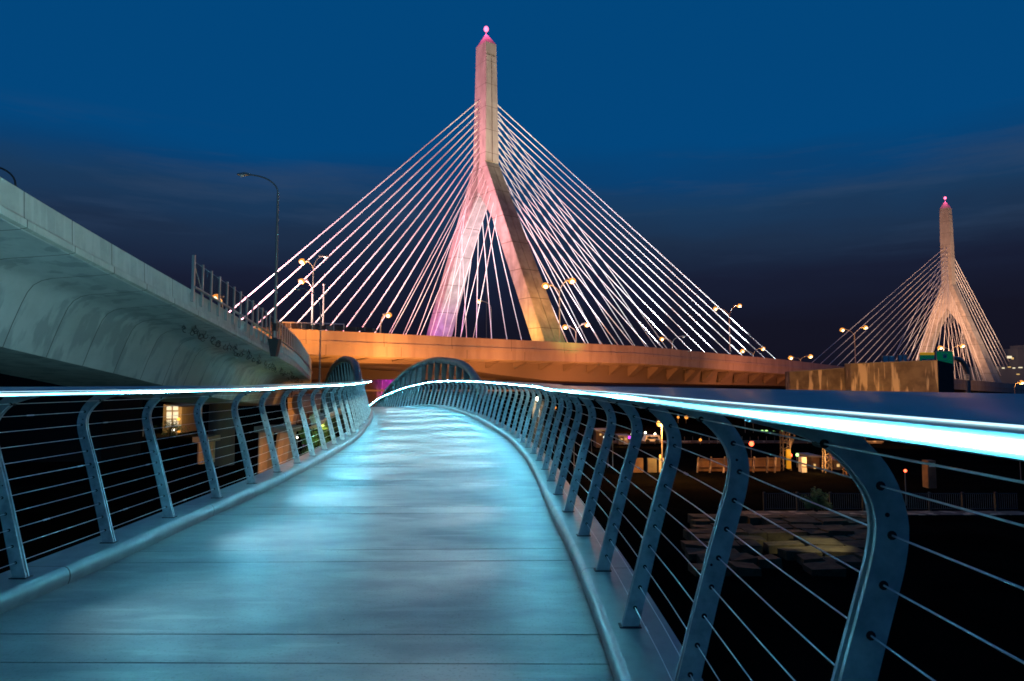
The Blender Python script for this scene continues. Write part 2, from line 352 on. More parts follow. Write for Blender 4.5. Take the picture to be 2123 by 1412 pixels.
for sd in (1, -1):
    rail = thing('bridge_railing', ('curved steel cable railing with glowing handrail, right of the walkway' if sd > 0 else 'curved steel cable railing with glowing handrail left of the walkway'), 'railing', (0,0,0))
    s_ = srt-4*SP if sd > 0 else srt-3*SP-.16
    while s_ < SEND-.5:
        p, tn = at(s_); rt = Vector((tn.y, -tn.x, 0))
        X = rt if sd > 0 else -rt
        pos = (p if sd > 0 else p-rt*WID)+X*.05+Vector((0,0,.12))
        Y = tn if sd > 0 else -tn
        M4 = Matrix(((X.x,Y.x,0,pos.x),(X.y,Y.y,0,pos.y),(0,0,1,pos.z),(0,0,0,1)))
        o = bpy.data.objects.new('post', PM); C.objects.link(o); o.parent = rail; o.matrix_local = M4
        s_ += SP
    fr = [(q+o_*.05+Vector((0,0,.12)), o_) for q, o_ in frames(sd, 0, SEND, .25)]
    mb = MB(); mb.sweep(fr, wing if sd > 0 else wing[::-1]); mb.build('handrail', M_rail, rail, smooth=True)
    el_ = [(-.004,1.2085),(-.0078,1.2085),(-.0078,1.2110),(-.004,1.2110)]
    mb = MB(); mb.sweep(fr, el_ if sd > 0 else el_[::-1]); mb.build('edge_glint', M_edge, rail)  # reflected highlight on the lip, put in as a thin glowing line
    q_ = S0+.9+(0 if sd > 0 else 1.1); i_ = 0
    while q_ < S0+34:
        p, tn = at(q_); rt = Vector((tn.y, -tn.x, 0)); X = rt if sd > 0 else -rt
        b_ = (p if sd > 0 else p-rt*WID)+X*.03+Vector((0,0,.12+1.165))
        dd = q_-S0; pw = 66+230*min(1, max(0, (dd-4)/10))+330*min(1, max(0, (dd-14)/12))
        flood('handrail_spot', b_, b_-X*1.5+tn*.1+Vector((0,0,-1.25)), (.72,.93,1), pw*(.8 if i_ % 3 == 1 else 1.15), 66, .02, 1)
        q_ += 2.15 if dd < 16 else 3.2; i_ += 1
    mb = MB(); mb.sweep(fr, ledp if sd > 0 else ledp[::-1]); mb.build('light_strip', M_led, rail)
    for k in range(11):
        z = .1+.104*k if k < 10 else 1.125
        o = omid(z) if k < 10 else .15
        mb = MB(); mb.tube([q+d_*o+Vector((0,0,z)) for q, d_ in frames(sd, 0, SEND, SP/2) for q, d_ in [(q+d_*.05+Vector((0,0,.12)), d_)]], .0021, 6)
        for s6 in range(3 + (k*5) % 7, 70, 7):
            p, tn = at(srt+SP*(s6*.5+.15)); rt = Vector((tn.y, -tn.x, 0)); X = rt if sd > 0 else -rt; q = (p if sd > 0 else p-rt*WID)+X*(.05+o)+Vector((0,0,.12+z)); mb.tube([q, q+tn*.07], .0048, 6)
        mb.build('cable', M_cable, rail, smooth=True)

# arched trusses over the crest of the footbridge
arz = [(24.5,.9),(26,1.2),(27.5,1.6),(31,2.3),(36,2.68),(40,2.76),(46,2.38),(53,1.3),(57,.35),(61,-.9)]
arz2 = [(v.x, v.y) for v in spline([(a, b, 0) for a, b in arz], 6)]
for sd in (1, -1):
    tr = thing('arched_truss', 'dark steel arch with fins outside the '+('right railing, wider of the two arches' if sd > 0 else 'left railing, narrower of the two arches'), 'truss')
    pts = []; fins = []
    for i in range(60):
        y = 24.5+(61-24.5)*i/59
        s_ = S0+y*1.035-.3
        p, tn = at(s_); rt = Vector((tn.y, -tn.x, 0)); X = rt if sd > 0 else -rt
        base = (p if sd > 0 else p-rt*WID)
        z = lerp(arz2, y); h = z-base.z
        pts.append(base+X*(.50+.14*max(0, h-1.0))+Vector((0,0,h)))
        fins.append((base, X, h, z, y, tn))
    mb = MB(); mb.tube(pts, .17, 12); mb.build('arch_chord', M_truss, tr, smooth=True)
    for i in range(3, 58, 3):
        base, X, h, z, y, tn = fins[i]
        if h < 1.2: continue
        mb = MB(); lo = base+X*.32+Vector((0,0,.1)); hi = pts[i]
        fw = .10 if sd > 0 else .05
        ring = lambda q, a, b: [q-X*a-tn*b, q+X*a-tn*b, q+X*a+tn*b, q-X*a+tn*b]
        mid = lo.lerp(hi, .5)+X*.12
        mb.hexa(ring(lo, .13, .03), ring(mid, fw, .03)); mb.hexa(ring(mid, fw, .03), ring(hi, fw*1.7, .03))
        mb.build('fin', M_truss, tr)
    mb = MB()
    st = range(27, 58, 3) if sd > 0 else range(6, 58, 3)
    st = list(st)
    for a, b in zip(st, st[1:]):
        A, B = fins[a], fins[b]
        la = A[0]+A[1]*.40+Vector((0,0,.5)); lb = B[0]+B[1]*.40+Vector((0,0,.5)); ta = pts[a]-Vector((0,0,.2)); tb = pts[b]-Vector((0,0,.2))
        if A[2] < 1.3 or B[2] < 1.3: continue
        e1 = (lb-la)*.04; d_ = A[1]*.02
        mb.hexa([la+e1, lb-e1, tb-e1, ta+e1], [la+e1+d_, lb-e1+d_, tb-e1+d_, ta+e1+d_])
    mb.build('mesh_panel', M_panel if sd > 0 else M_matt, tr)

# ------------------------------------------------------------ left viaduct
vp = [(-13.5,-14,12.2),(-15,-4,10.8),(-16.2,8,9.3),(-17.1,16,8.1),(-17.7,23.6,7.15),(-18.05,31,6.3),(-18.3,38.6,5.45),(-18.5,45,4.7),(-19.0,52,3.95),(-21,65,3.15),(-25,82,2.45),(-31,105,1.7),(-38,125,1.0),(-48,150,.4)]
vc = spline([(a, b, c+ZC) for a, b, c in vp], 14)
def vframes(a=0, b=None):
    pts = vc[a:b]; fr = []
    for i, p in enumerate(pts):
        q = pts[min(i+1,len(pts)-1)]-pts[max(i-1,0)]; q.z = 0; q.normalize()
        fr.append((p, Vector((q.y,-q.x,0))))
    return fr
via = thing('viaduct_ramp', 'pale concrete box girder ramp curving overhead at the left of the footbridge', 'viaduct')
girder = [(-.02,-1.30),(-.06,-1.42),(-.5,-1.46),(-2.6,-1.62),(-3.0,-1.72),(-3.35,-1.92),(-3.6,-2.25),(-3.85,-2.8),(-4.2,-3.7),(-4.55,-4.7),(-11,-4.7),(-12.5,-1.6),(-15.5,-1.4),(-15.5,-1.1),(-.3,-1.1)]
barrier = [(-.10,0),(.0,-.03),(.04,-.95),(.06,-1.02),(.16,-1.08),(.17,-1.36),(.02,-1.40),(-.3,-1.38),(-.35,-.2),(-.26,0)]
mb = MB(); mb.sweep(vframes(), girder); mb.build('box_girder', M_viad, via, smooth=True)
mb = MB(); mb.sweep(vframes(), barrier); mb.build('barrier', M_barr, via, smooth=True)
for i in (2*14, 5*14, 9*14+8):
    p = vc[i]; fr = vframes(i-1, i+2)[1]; c = p-fr[1]*7.7
    mb = MB(); mb.tube([(c.x,c.y,-7.2),(c.x,c.y,p.z-4.6)], [1.3,1.3], 20); mb.build('pier', M_viad, via, smooth=True)
# small black hangers under the wing slab
rnd = random.Random(3)
VF = vframes()
for i in range(34):
    j = int(6*14+6+i*1.75); p, o = VF[j]
    for q in range(2):
        off = -.6-1.3*rnd.random(); c = p+o*off+Vector((0,rnd.uniform(-.4,.4),-1.52+(off+.5)*-.075))
        rr = .10+.06*rnd.random(); a0 = rnd.random()*6
        pts = [c+Vector((rr*math.cos(a0+u*.7),0,-.16-rr*.9+rr*math.sin(a0+u*.7))) for u in range(7)]
        hg = MB(); hg.tube([c+Vector((0,0,.05)), c+Vector((0,0,-.12))]+pts, .024, 5); hg.build('conduit_hook', M_black, via)
# security fence on the barrier
fen = thing('security_fence', 'tall black mesh fence on steel posts bolted along the left viaduct barrier', 'fence')
VL = [0]
for a, b in zip(vc, vc[1:]): VL.append(VL[-1]+(b-a).length)
def vat(sv):
    import bisect
    i = min(bisect.bisect_right(VL, sv)-1, len(vc)-2); f = (sv-VL[i])/(VL[i+1]-VL[i])
    return VF[i][0].lerp(VF[i+1][0], f), VF[i][1]
i0 = min(range(len(vc)), key=lambda i: abs(vc[i].y-38.4)); sv = VL[i0]; first = True; n = 0
fs_, fo_ = [], []
while sv < VL[-1]-30 and n < 72:
    p, o = vat(sv); b = p+o*.13
    mb = MB(); r = .055 if n else .075
    top = 1.75 if n else 1.95
    mb.box((-r,-r,-.75),(r,r,top), 0, Matrix.Translation(b)@Matrix.Rotation(math.atan2(o.y,o.x),4,'Z'))
    mb.box((-.13,-.09,-.72),(-.03,.09,-.2), 0, Matrix.Translation(b)@Matrix.Rotation(math.atan2(o.y,o.x),4,'Z'))
    mb.build('post', M_fence, fen); fs_.append(b); fo_.append(o); sv += 1.25; n += 1
mb = MB(); mb.tube([b+Vector((0,0,.12))+o*.1 for b, o in zip(fs_, fo_)], .07, 8); mb.build('guard_rail', M_fence, fen, smooth=True)
mb = MB(); mb.tube([fs_[0]+Vector((0,0,1.5)), fs_[1]+Vector((0,0,.1))], .03, 6)
for zz in (1.6, .1): mb.tube([b+Vector((0,0,zz)) for b in fs_], .018, 5)
mb.build('brace', M_fence, fen)
mb = MB()
for a, b in zip(fs_, fs_[1:]):
    for q in range(1, 9): c = a.lerp(b, q/9); mb.tube([c+Vector((0,0,.1)), c+Vector((0,0,1.6))], .0085, 4, caps=False)
    for q in range(1, 12): mb.tube([a+Vector((0,0,.1+q*.125)), b+Vector((0,0,.1+q*.125))], .0085, 4, caps=False)
mb.build('wire_mesh', M_black, fen)

# ------------------------------------------------------------ street lamps
def arm_lamp(name, label, base, height, heads, lit, group=None, r=.11, armr=.05, lens=None, k=1.0, pl=None, mpole=None):
    """heads: list of (dx, dy, dz) offsets of the luminaires from the pole top; lit: list of bools"""
    mpole = mpole or M_pole
    L = thing(name, label, 'street lamp', base, group); b = Vector(base)
    mb = MB(); mb.tube([b, b+Vector((0,0,height))], [r, r*.62], 10); mb.tube([b, b+Vector((0,0,.5))], [r*1.7, r*1.5], 10)
    mb.build('pole', mpole, L, smooth=True)
    for h, on in zip(heads, lit):
        h = Vector(h); tp = b+Vector((0,0,height)); hd = tp+h; dirn = Vector((h.x,h.y,0)).normalized()
        hor = Vector((h.x,h.y,0))
        pts = [tp]
        for q in range(1, 9):
            u = q/8; pts.append(tp+hor*(1-math.cos(u*math.pi/2))*.92+Vector((0,0,h.z*math.sin(u*math.pi/2))))
        mb = MB(); mb.tube(pts, armr, 8); mb.build('arm', mpole, L, smooth=True)
        side = Vector((-dirn.y, dirn.x, 0)); c = hd
        hou = MB()
        def rg(s_, w, z): q = c+dirn*s_; return [q-side*w+Vector((0,0,z[0])), q+side*w+Vector((0,0,z[0])), q+side*w*.6+Vector((0,0,z[1])), q-side*w*.6+Vector((0,0,z[1]))]
        hou.hexa(rg(-.45*k, .06*k, (-.04*k,.06*k)), rg(-.1*k, .2*k, (-.04*k,.13*k))); hou.hexa(rg(-.1*k, .2*k, (-.04*k,.13*k)), rg(.4*k, .13*k, (-.04*k,.07*k)))
        ho = hou.build('luminaire', mpole, L)
        le = MB(); le.ball(c+dirn*.12*k+Vector((0,0,-.05*k)), (.30 if on else .15)*k, 0, (1,1,.8), 12, 8)
        l_ = le.build('lens', (lens or M_sod) if on else M_white, L, smooth=True)
        if on:
            le = MB(); le.ball(c+dirn*.12*k+Vector((0,-.16*k,-.12*k)), .17*k, 0, (1,1,.9), 10, 8); le.build('bulb', M_core, L, smooth=True)
        if on: bulb('lamp_light', c+Vector((0,0,-.05*k-.3*k)), SOD, 220*k*k, .2*k)
    return L
def lamp_px(label, polex, topy, basey, d, heads, lit, k=2.0, group='sodium street lamps on the cable-stayed bridge', r=.14, lens=None, armr=.07):
    top = px(polex, topy, d); bz = px(polex, basey, d).z
    hs = []
    for hx, hy in heads:
        q = px(hx, hy, d); hs.append((q.x-top.x, 0.001, q.z-top.z))
    return arm_lamp('street_lamp', label, (top.x, d, bz), top.z-bz, hs, lit, group, r, armr, lens, k)
lamp_px('double street lamp at the left end of the orange bridge, one lamp dark', 650, 562, 700, 112, [(630,541),(672,531)], [1,0])
lamp_px('single lit street lamp below the double one at the left end of the orange bridge', 647.5, 606, 700, 122, [(628,582)], [1])
lamp_px('low lit street lamp among the left side cables above the orange deck', 789, 672, 700, 124, [(803,652)], [1])
lamp_px('lit street lamp seen through the legs of the larger bridge tower', 1018, 640, 715, 178, [(994,624)], [1])
lamp_px('tall double street lamp just right of the larger tower, brightest lamp of the bridge', 1160, 612, 722, 128, [(1134,591),(1183,581)], [1,1], k=2.4)
lamp_px('double street lamp right of the larger tower, lower and farther than the tall one', 1194, 693, 722, 150, [(1174,677),(1215,672)], [1,1], k=2.2)
lamp_px('small double street lamp under the cables with only its left lamp lit', 1394, 712, 740, 190, [(1374,702),(1415,698)], [1,0], k=2.2)
lamp_px('tall double street lamp where the longest main cables come down', 1512, 660, 752, 160, [(1485,639),(1531,633)], [1,1], k=1.8)
lamp_px('low double street lamp near the foot of the longest main cables', 1562, 737, 757, 215, [(1541,727),(1580,722)], [1,1], k=2.4)
lamp_px('low double street lamp at mid span between the two cable fans', 1660, 748, 765, 240, [(1641,741),(1678,738)], [1,1], k=2.8)
lamp_px('double street lamp standing left of the smaller tower behind the stained wall', 1772, 700, 765, 190, [(1748,683),(1792,678)], [1,1], k=2.2)
lamp_px('double street lamp seen through the legs of the smaller tower', 1972, 732, 790, 260, [(1951,720),(1993,716)], [1,1], k=3.0)
lamp_px('lit street lamp at the far right beyond the smaller tower', 2103, 806, 830, 230, [(2115,792)], [1], k=2.8)
lamp_px('lit lamp showing behind the mesh fence of the left viaduct', 462, 640, 720, 75, [(452,615)], [1], k=1.5, r=.1)
lamp_px('slim unlit street lamp standing in front of the orange bridge beside the viaduct end', 665, 645, 815, 68, [(621,599)], [0], k=1.0, r=.09, armr=.04, group=None)
# plain poles
def plain_pole(name, label, x, y0, y1, d, r, m=M_pole, cat='pole'):
    a = px(x, y0, d); b = px(x, y1, d); b.x = a.x
    t_ = thing(name, label, cat, (a.x, d, b.z)); mb = MB(); mb.tube([b, a], [r, r*.7], 8); mb.build('shaft', m, t_, smooth=True)
    mb = MB(); mb.ball(a, r*1.4); mb.build('cap', m, t_, smooth=True)
plain_pole('mast_pole', 'plain pale pole on the left end of the orange bridge', 671.5, 590, 700, 118, .16)
plain_pole('mast_pole', 'thin dark pole seen between the legs of the larger tower', 1009, 450, 715, 190, .12, M_black)
# tall unlit lamp bracketed to the viaduct
bl = px(569.5, 700, 52.0)
lm = arm_lamp('street_lamp', 'tall unlit lamp on a black bracket at the edge of the left viaduct', (bl.x, 52.0, bl.z), px(571, 400, 52).z-bl.z, [(px(500,362,52).x-px(571,400,52).x, .001, px(500,362,52).z-px(571,400,52).z)], [0], None, .13, .06, None, 1.2, mpole=M_pole)
mb = MB(); c = bl
mb.hexa([c+Vector(v) for v in ((-.2,-.28,-1.45),(.2,-.28,-1.45),(.2,.28,-1.45),(-.2,.28,-1.45))], [c+Vector(v) for v in ((-.42,-.34,-.1),(.42,-.34,-.1),(.42,.34,-.1),(-.42,.34,-.1))])
mb.box(tuple(c+Vector((-.16,-.16,-.1))), tuple(c+Vector((.16,.16,1.1))))
mb.build('bracket', M_black, lm)
a = px(31, 405, 25.5)
arm_lamp('street_lamp', 'dark lamp arm rising behind the barrier at the far left edge', (a.x, 25.5, a.z-1), px(31,383,25.5).z-a.z+1, [(-1.3, .001, .75)], [0], None, .06, .035, mpole=M_black)

# ------------------------------------------------------------ main cable-stayed bridge
UX = Vector((.8,.6,0)); VX = Vector((.6,-.8,0)); Z = Vector((0,0,1))
C1 = Vector((-5.8,148.6,0)); C2 = Vector((191,296.3,0))
def par_z(t): return lerp([(-200,9.3),(20,9.25),(75,7.55),(104,6.2),(170,3.6),(246,1.3),(360,-.5)], t)
def quadring(c, v0, v1, u0, u1, z): return [c+VX*v0+UX*u0+Z*z, c+VX*v1+UX*u0+Z*z, c+VX*v1+UX*u1+Z*z, c+VX*v0+UX*u1+Z*z]
def tower(Cn, label, ztop, zmb, zap, zbot, vt, vb, vl, wl, ut, ub, ul, tip, bc):
    T = thing('cable_tower', label, 'bridge tower', (Cn.x, Cn.y, zbot))
    # mast: tapering, with a shallow chamfer column and a vertical groove on the outer faces
    mb = MB()
    def oct_(v, u, z):
        return quadring(Cn, -v, v, -u, u, z)
    mb.hexa(oct_(vb, ub, zmb), oct_(vt, ut, ztop))
    mb.hexa(oct_(vt, ut, ztop), oct_(vt*.12, ut*.12, tip))
    sh = MB()
    for sg in (1, -1):
        def pl(v, u0, u1, z, d): return [Cn+VX*sg*v+UX*u0+Z*z, Cn+VX*sg*(v+d)+UX*u0+Z*z, Cn+VX*sg*(v+d)+UX*u1+Z*z, Cn+VX*sg*v+UX*u1+Z*z]
        for f0, f1 in ((-.97, -.06), (.06, .97)):
            mb.hexa(pl(vb-.05, ub*f0, ub*f1, zmb+.2, .22), pl(vt-.05, ut*f0, ut*f1, ztop-3.0, .22))
    mb.build('mast', M_tower, T)
    for sg in (1, -1):
        lg = MB()
        def ring(z):
            f = (zmb-z)/(zmb-zbot); vo = vb+(vl-vb)*f; w = wl[0]+(wl[1]-wl[0])*f; u = ub+(ul-ub)*f
            vi = vo-w
            if z > zap: vi = 0
            a, b = (vi, vo) if sg > 0 else (-vo, -vi)
            return quadring(Cn, a, b, -u, u, z)
        nseg = 12; zz = [zmb, zap+.01]
        lg.hexa(ring(zap+.001), ring(zmb))
        f = (zmb-zap)/(zmb-zbot); vo = vb+(vl-vb)*f; w = wl[0]+(wl[1]-wl[0])*f
        # below the crotch
        def ring2(z):
            f = (zmb-z)/(zmb-zbot); vo = vb+(vl-vb)*f; u = ub+(ul-ub)*f
            fa = max(0, min(1, (zap-z)/(zap-zbot)))
            w_ap = vb+(vl-vb)*((zmb-zap)/(zmb-zbot)); w = w_ap+(wl[1]-w_ap)*min(1, fa*5) if fa < .2 else wl[1]
            vi = vo-w
            a, b = (vi, vo) if sg > 0 else (-vo, -vi)
            return quadring(Cn, a, b, -u, u, z)
        zz = [zap, zap-(zap-zbot)*.1, zap-(zap-zbot)*.2, zbot]
        for a_, b_ in zip(zz, zz[1:]): lg.hexa(ring2(b_), ring2(a_))
        # raised outer face strips leave a groove
        def strip(z, u0, u1):
            f = (zmb-z)/(zmb-zbot); vo = vb+(vl-vb)*f; u = ub+(ul-ub)*f
            return [Cn+VX*sg*(vo-.05)+UX*u*u0+Z*z, Cn+VX*sg*(vo+.14)+UX*u*u0+Z*z, Cn+VX*sg*(vo+.14)+UX*u*u1+Z*z, Cn+VX*sg*(vo-.05)+UX*u*u1+Z*z]
        for f0, f1 in ((-.98,-.03),(.03,.98)): lg.hexa(strip(zbot, f0, f1), strip(zmb-.4, f0, f1))
        lg.build('leg', M_leg, T)
    be = MB(); be.tube([Cn+Z*tip, Cn+Z*(tip+.8)], .12, 8); be.build('beacon_stem', M_pole, T)
    be = MB(); be.ball(Cn+Z*bc, .55, 0, (1,1,1.2), 12, 8); be.build('beacon', M_red, T, smooth=True)
    bulb('beacon_light', Cn+Z*bc+VX*1.3-UX*1.3, (1,.10,.35), 1500, .4)
    return T
def stay(T, a, b, r=.125, sock=True):
    mb = MB(); a = Vector(a); b = Vector(b); mb.tube([b, a], r, 8)
    d = (b-a).normalized()
    if sock: mb.tube([a-d*.3, a+d*2.0], r*1.6, 8)
    mb.build('stay_cable', M_stay, T, smooth=True)
T1 = tower(C1, 'large pink lit concrete A-frame tower carrying white cables, in the middle of the view', 77.2, 50.0, 43.6, 6.5, 1.95, 2.3, 24.9, (4.2, 3.6), 1.4, 1.8, 2.66, 79.9, 81.2)
def leg_v(z, zmb, vb, vl, zbot, w): f = (zmb-z)/(zmb-zbot); return vb+(vl-vb)*f-w/2
tops = [64.6-1.52*k for k in range(10)]+[48.6, 47.2, 45.6, 43.9, 41.9, 39.8, 37.3]
zd = lambda t: par_z(t)-1.4
for k, z in enumerate(tops):
    tb = 59.5-3.45*k
    uf = 1.4+.4*(77-z)/27 if z > 50 else 2.0
    bot = C1-UX*tb+Z*zd(-tb)
    if k < 10: stay(T1, C1-UX*(uf-.05)+Z*z-VX*.15, bot, .12)
    else:
        for sg in (1, -1): stay(T1, C1-UX*(uf-.05)+VX*sg*leg_v(z, 50, 2.3, 28.3, 0, 3.8)+Z*z, bot+VX*sg*.5, .065)
    tm = 91-5.35*k
    for sg in (1, -1):
        v0 = .8*sg if k < 10 else sg*leg_v(z, 50, 2.3, 28.3, 0, 3.8)
        ve = 16.3 if sg > 0 else -19.7
        stay(T1, C1+UX*(uf-.05)+VX*v0+Z*z, C1+UX*tm+VX*ve+Z*zd(tm), .105)
T2 = tower(C2, 'smaller tan lit concrete A-frame tower carrying cables, far off at the right', 78.8, 45.0, 34.5, -4, 1.75, 2.0, 19.0, (3.8, 3.6), 1.7, 2.1, 4.2, 82.0, 83.6)
for k in range(15):
    z = 61-1.95*k
    uf = 1.9 if z > 45 else 2.4
    tm = 99-6.5*k; tt = 246-tm
    for sg in (1, -1):
        v0 = .7*sg if z > 45 else sg*leg_v(z, 45, 2.0, 19.0, -4, 3.6)
        stay(T2, C2-UX*(uf-.05)+VX*v0+Z*z, C2-UX*tm+VX*sg*16+Z*(par_z(tt)-1.4), .08 if k < 8 else .055)
    tb = 88-5.9*k
    if k < 8: stay(T2, C2+UX*(uf-.05)+Z*z+VX*.2, C2+UX*tb+Z*(par_z(246+tb)-1.4), .17)
    else:
        for sg in (1, -1): stay(T2, C2+UX*(uf-.05)+VX*sg*leg_v(z, 45, 2.0, 19.0, -4, 3.6)+Z*z, C2+UX*tb+Z*(par_z(246+tb)-1.4)+VX*sg*.5, .045)

# deck of the main bridge
MD = thing('road_bridge_deck', 'wide concrete road deck glowing orange across the view below the cable towers', 'bridge', (10.4,127,0))
P0 = Vector((10.4,127,0))
ts = list(range(-120, 330, 6))
mf = [(P0+UX*t+Z*par_z(t), VX) for t in ts]
mb = MB(); mb.sweep(mf, [(0,0),(0.0,-1.45),(.12,-1.5),(.12,-2.05),(-.4,-2.05),(-.4,0)], u0=3); mb.build('parapet', M_fascia, MD)
mb = MB(); mb.sweep(mf, [(0,-2.05),(-.02,-3.55),(-.9,-3.75),(-4.2,-3.9),(-4.2,-1.6),(-.4,-1.6),(-.4,-2.05)]); mb.build('edge_beam', M_fascia, MD)
mb = MB(); mb.sweep(mf, [(-.4,-1.45),(-50,-1.45),(-50,-2.4),(-.4,-2.4)]); mb.build('road_slab', M_girder, MD)
def zb(t): return lerp([(-120,5.0),(-50,4.9),(-30,4.8),(-20,4.1),(-10,3.0),(0,2.2),(12,1.9),(75,1.2),(330,-3)], t)
mb = MB()
for t0, t1 in zip(ts, ts[1:]):
    r = []
    for t in (t0, t1):
        b = P0+UX*t
        r.append([b-VX*4.2+Z*(par_z(t)-3.5), b-VX*5.2+Z*zb(t), b-VX*44+Z*zb(t), b-VX*45+Z*(par_z(t)-3.5)])
    mb.hexa(r[0], r[1])
mb.build('box_girder', M_girder, MD)
# triangular struts under the overhang
t = -58
while t < 110:
    b = P0+UX*t; z = par_z(t)
    mb = MB(); w = UX*.9 if t > 20 else UX*.35
    dp = lerp([(-60,.6),(-20,.9),(0,1.3),(30,2.6),(110,3.6)], t)
    mb.hexa([b-VX*.9-w+Z*(z-3.8), b-VX*4.3-w+Z*(z-3.9), b-VX*4.3-w+Z*max(zb(t)+.3, z-3.9-dp)], [b-VX*.9+w+Z*(z-3.8), b-VX*4.3+w+Z*(z-3.9), b-VX*4.3+w+Z*max(zb(t)+.3, z-3.9-dp)])
    mb.build('strut', M_girder, MD); t += 6.1
# edge fence with a grey band at the left end of the deck
ef = thing('bridge_railing', 'low pale rail fence with a grey panel band on the orange bridge', 'railing')
a0, a1, a2 = px(560,664,100), px(727,675,108), px(852,690,118)
a0.z -= 0; 
mb = MB()
for q in (0,.35,.45,1.0): pass
mb.tube([px(585,668,101), px(713,672,107)], .09, 6); mb.build('top_rail', M_stay, ef)
for x in (603,625,648,692,713):
    mb = MB(); d = 101+6*(x-585)/128; mb.tube([px(x,668+4*(x-585)/128,d), px(x,690,d)], .06, 6); mb.build('post', M_stay, ef)
mb = MB(); q0, q1 = px(560,667,103), px(780,681,113)
mb.hexa([q0, q1, q1+Vector((0,.3,0)), q0+Vector((0,.3,0))], [q0-Z*1.0, q1-Z*.45, q1+Vector((0,.3,-.45)), q0+Vector((0,.3,-1.0))]); mb.build('panel', M_wall, ef)
# lower ramp behind, brown, with a purple lit abutment
lr = thing('lower_ramp', 'brown lower road ramp passing beneath the orange deck, purple lit at its foot', 'ramp', (0,150,-7))
A = px(560, 760, 138); B = px(1120, 764, 138)
mb = MB(); mb.box((A.x,138,px(800,787,138).z), (B.x,142,px(800,762,138).z)); mb.build('fascia', M_girder, lr)
mb = MB(); mb.box((A.x,150,-7.1), (px(835,770,150).x,151,px(800,770,150).z)); mb.build('abutment', M_wall, lr)
mb = MB(); mb.box((A.x,128,px(800,806,128).z-.5), (B.x,131,px(800,808,128).z)); mb.build('walkway', M_girder, lr)

# ------------------------------------------------------------ stained abutment wall at the right with the road signs
def wallbox(name, label, x0, x1, ytop0, ytop1, d0, d1, m, thick=2.0):
    a, b = px(x0, ytop0, d0), px(x1, ytop1, d1); T_ = thing(name, label, 'wall', (a.x, d0, -7))
    mb = MB(); n = Vector((0, thick, 0))
    mb.hexa([Vector((a.x,d0,-7.1)), Vector((b.x,d1,-7.1)), Vector((b.x,d1,-7.1))+n, Vector((a.x,d0,-7.1))+n], [a, b, b+n, a+n]); mb.build('face', m, T_)
    mb = MB(); q = Vector((0,-.06,0)); mb.hexa([a+q, b+q, b+n, a+n], [a+q+Z*.14, b+q+Z*.14, b+n+Z*.14, a+n+Z*.14]); mb.build('coping', M_girder, T_)
    return T_
wallbox('retaining_wall', 'low stained concrete wall panel glowing yellow, the left one of the pair', 1637, 1763, 772, 763, 118, 114, M_wall)
wallbox('retaining_wall', 'large rust stained concrete wall below the green highway signs', 1763, 1943, 755, 748, 112, 104, M_wall)
a = px(1943, 747, 103.9); b = px(1976, 754, 112)
w_ = thing('retaining_wall', 'black unlit end wall right of the rust stained wall', 'wall', (a.x,104,-7))
mb = MB(); mb.hexa([Vector((a.x+.05,103.9,-7.1)), Vector((b.x,112,-7.1)), Vector((b.x,125,-7.1)), Vector((a.x+6.05,125,-7.1))], [Vector((a.x+.05,103.9,a.z)), Vector((b.x,112,a.z-.3)), Vector((b.x,125,a.z-.3)), Vector((a.x+6.05,125,a.z))]); mb.build('face', M_dark, w_)

def text(body, size, loc, m, parent, name='lettering'):
    cu = bpy.data.curves.new(name, 'FONT'); cu.body = body; cu.size = size; cu.align_x = 'CENTER'; cu.align_y = 'CENTER'; cu.extrude = .01
    cu.materials.append(m); tmp = bpy.data.objects.new('tmp', cu); C.objects.link(tmp)
    me = bpy.data.meshes.new_from_object(tmp.evaluated_get(bpy.context.evaluated_depsgraph_get())); bpy.data.objects.remove(tmp)
    o = bpy.data.objects.new(name, me); C.objects.link(o); o.location = Vector(loc)-parent.location; o.rotation_euler = (R(90),0,0); o.parent = parent; return o
def sign(name, label, x0, y0, x1, y1, d, rows, top=None, m=M_green, legs=True):
    a = px(x0, y0, d); b = px(x1, y1, d); T_ = thing(name, label, 'road sign', (.5*(a.x+b.x), d, b.z))
    mb = MB(); mb.box((a.x,d,b.z),(b.x,d+.12,a.z)); mb.build('border', M_white, T_)
    e = .1; mb = MB(); mb.box((a.x+e,d-.02,b.z+e),(b.x-e,d-.004,a.z-e)); mb.build('panel', m, T_)
    if top:
        mb = MB(); mb.box((a.x,d-.05,a.z-top),(b.x,d-.024,a.z+.02)); mb.build('exit_bar', M_yellow, T_)
    for (tx, fx, fy, sz, kind) in rows:
        X_ = a.x+(b.x-a.x)*fx; Z_ = a.z+(b.z-a.z)*fy
        if kind == 's':
            mb = MB(); mb.box((X_-sz*.6,d-.04,Z_-sz*.6),(X_+sz*.6,d-.024,Z_+sz*.6)); mb.build('route_shield', M_white, T_)
            text(tx, sz*.8, (X_,d-.055,Z_), M_ink, T_)
        else: text(tx, sz, (X_,d-.04 if kind == 'w' else d-.065,Z_), M_white if kind == 'w' else M_ink, T_)
    return T_
sign('highway_sign', 'green highway sign with a yellow top bar and three route markers', 1906, 731, 1938, 756, 125,
     [('North', .26,.36,.42,'w'), ('North',.62,.36,.42,'w'), ('28',.26,.66,.6,'s'), ('1',.56,.66,.6,'s'), ('93',.84,.66,.6,'s')], top=.45)
sign('highway_sign', 'tall green highway sign with white lettering and one route marker', 1941, 728, 1977, 760, 128,
     [('North',.5,.15,.5,'w'), ('28',.5,.34,.6,'s'), ('Leverett Cir',.5,.60,.52,'w'), ('Cambridge',.62,.78,.45,'w')])
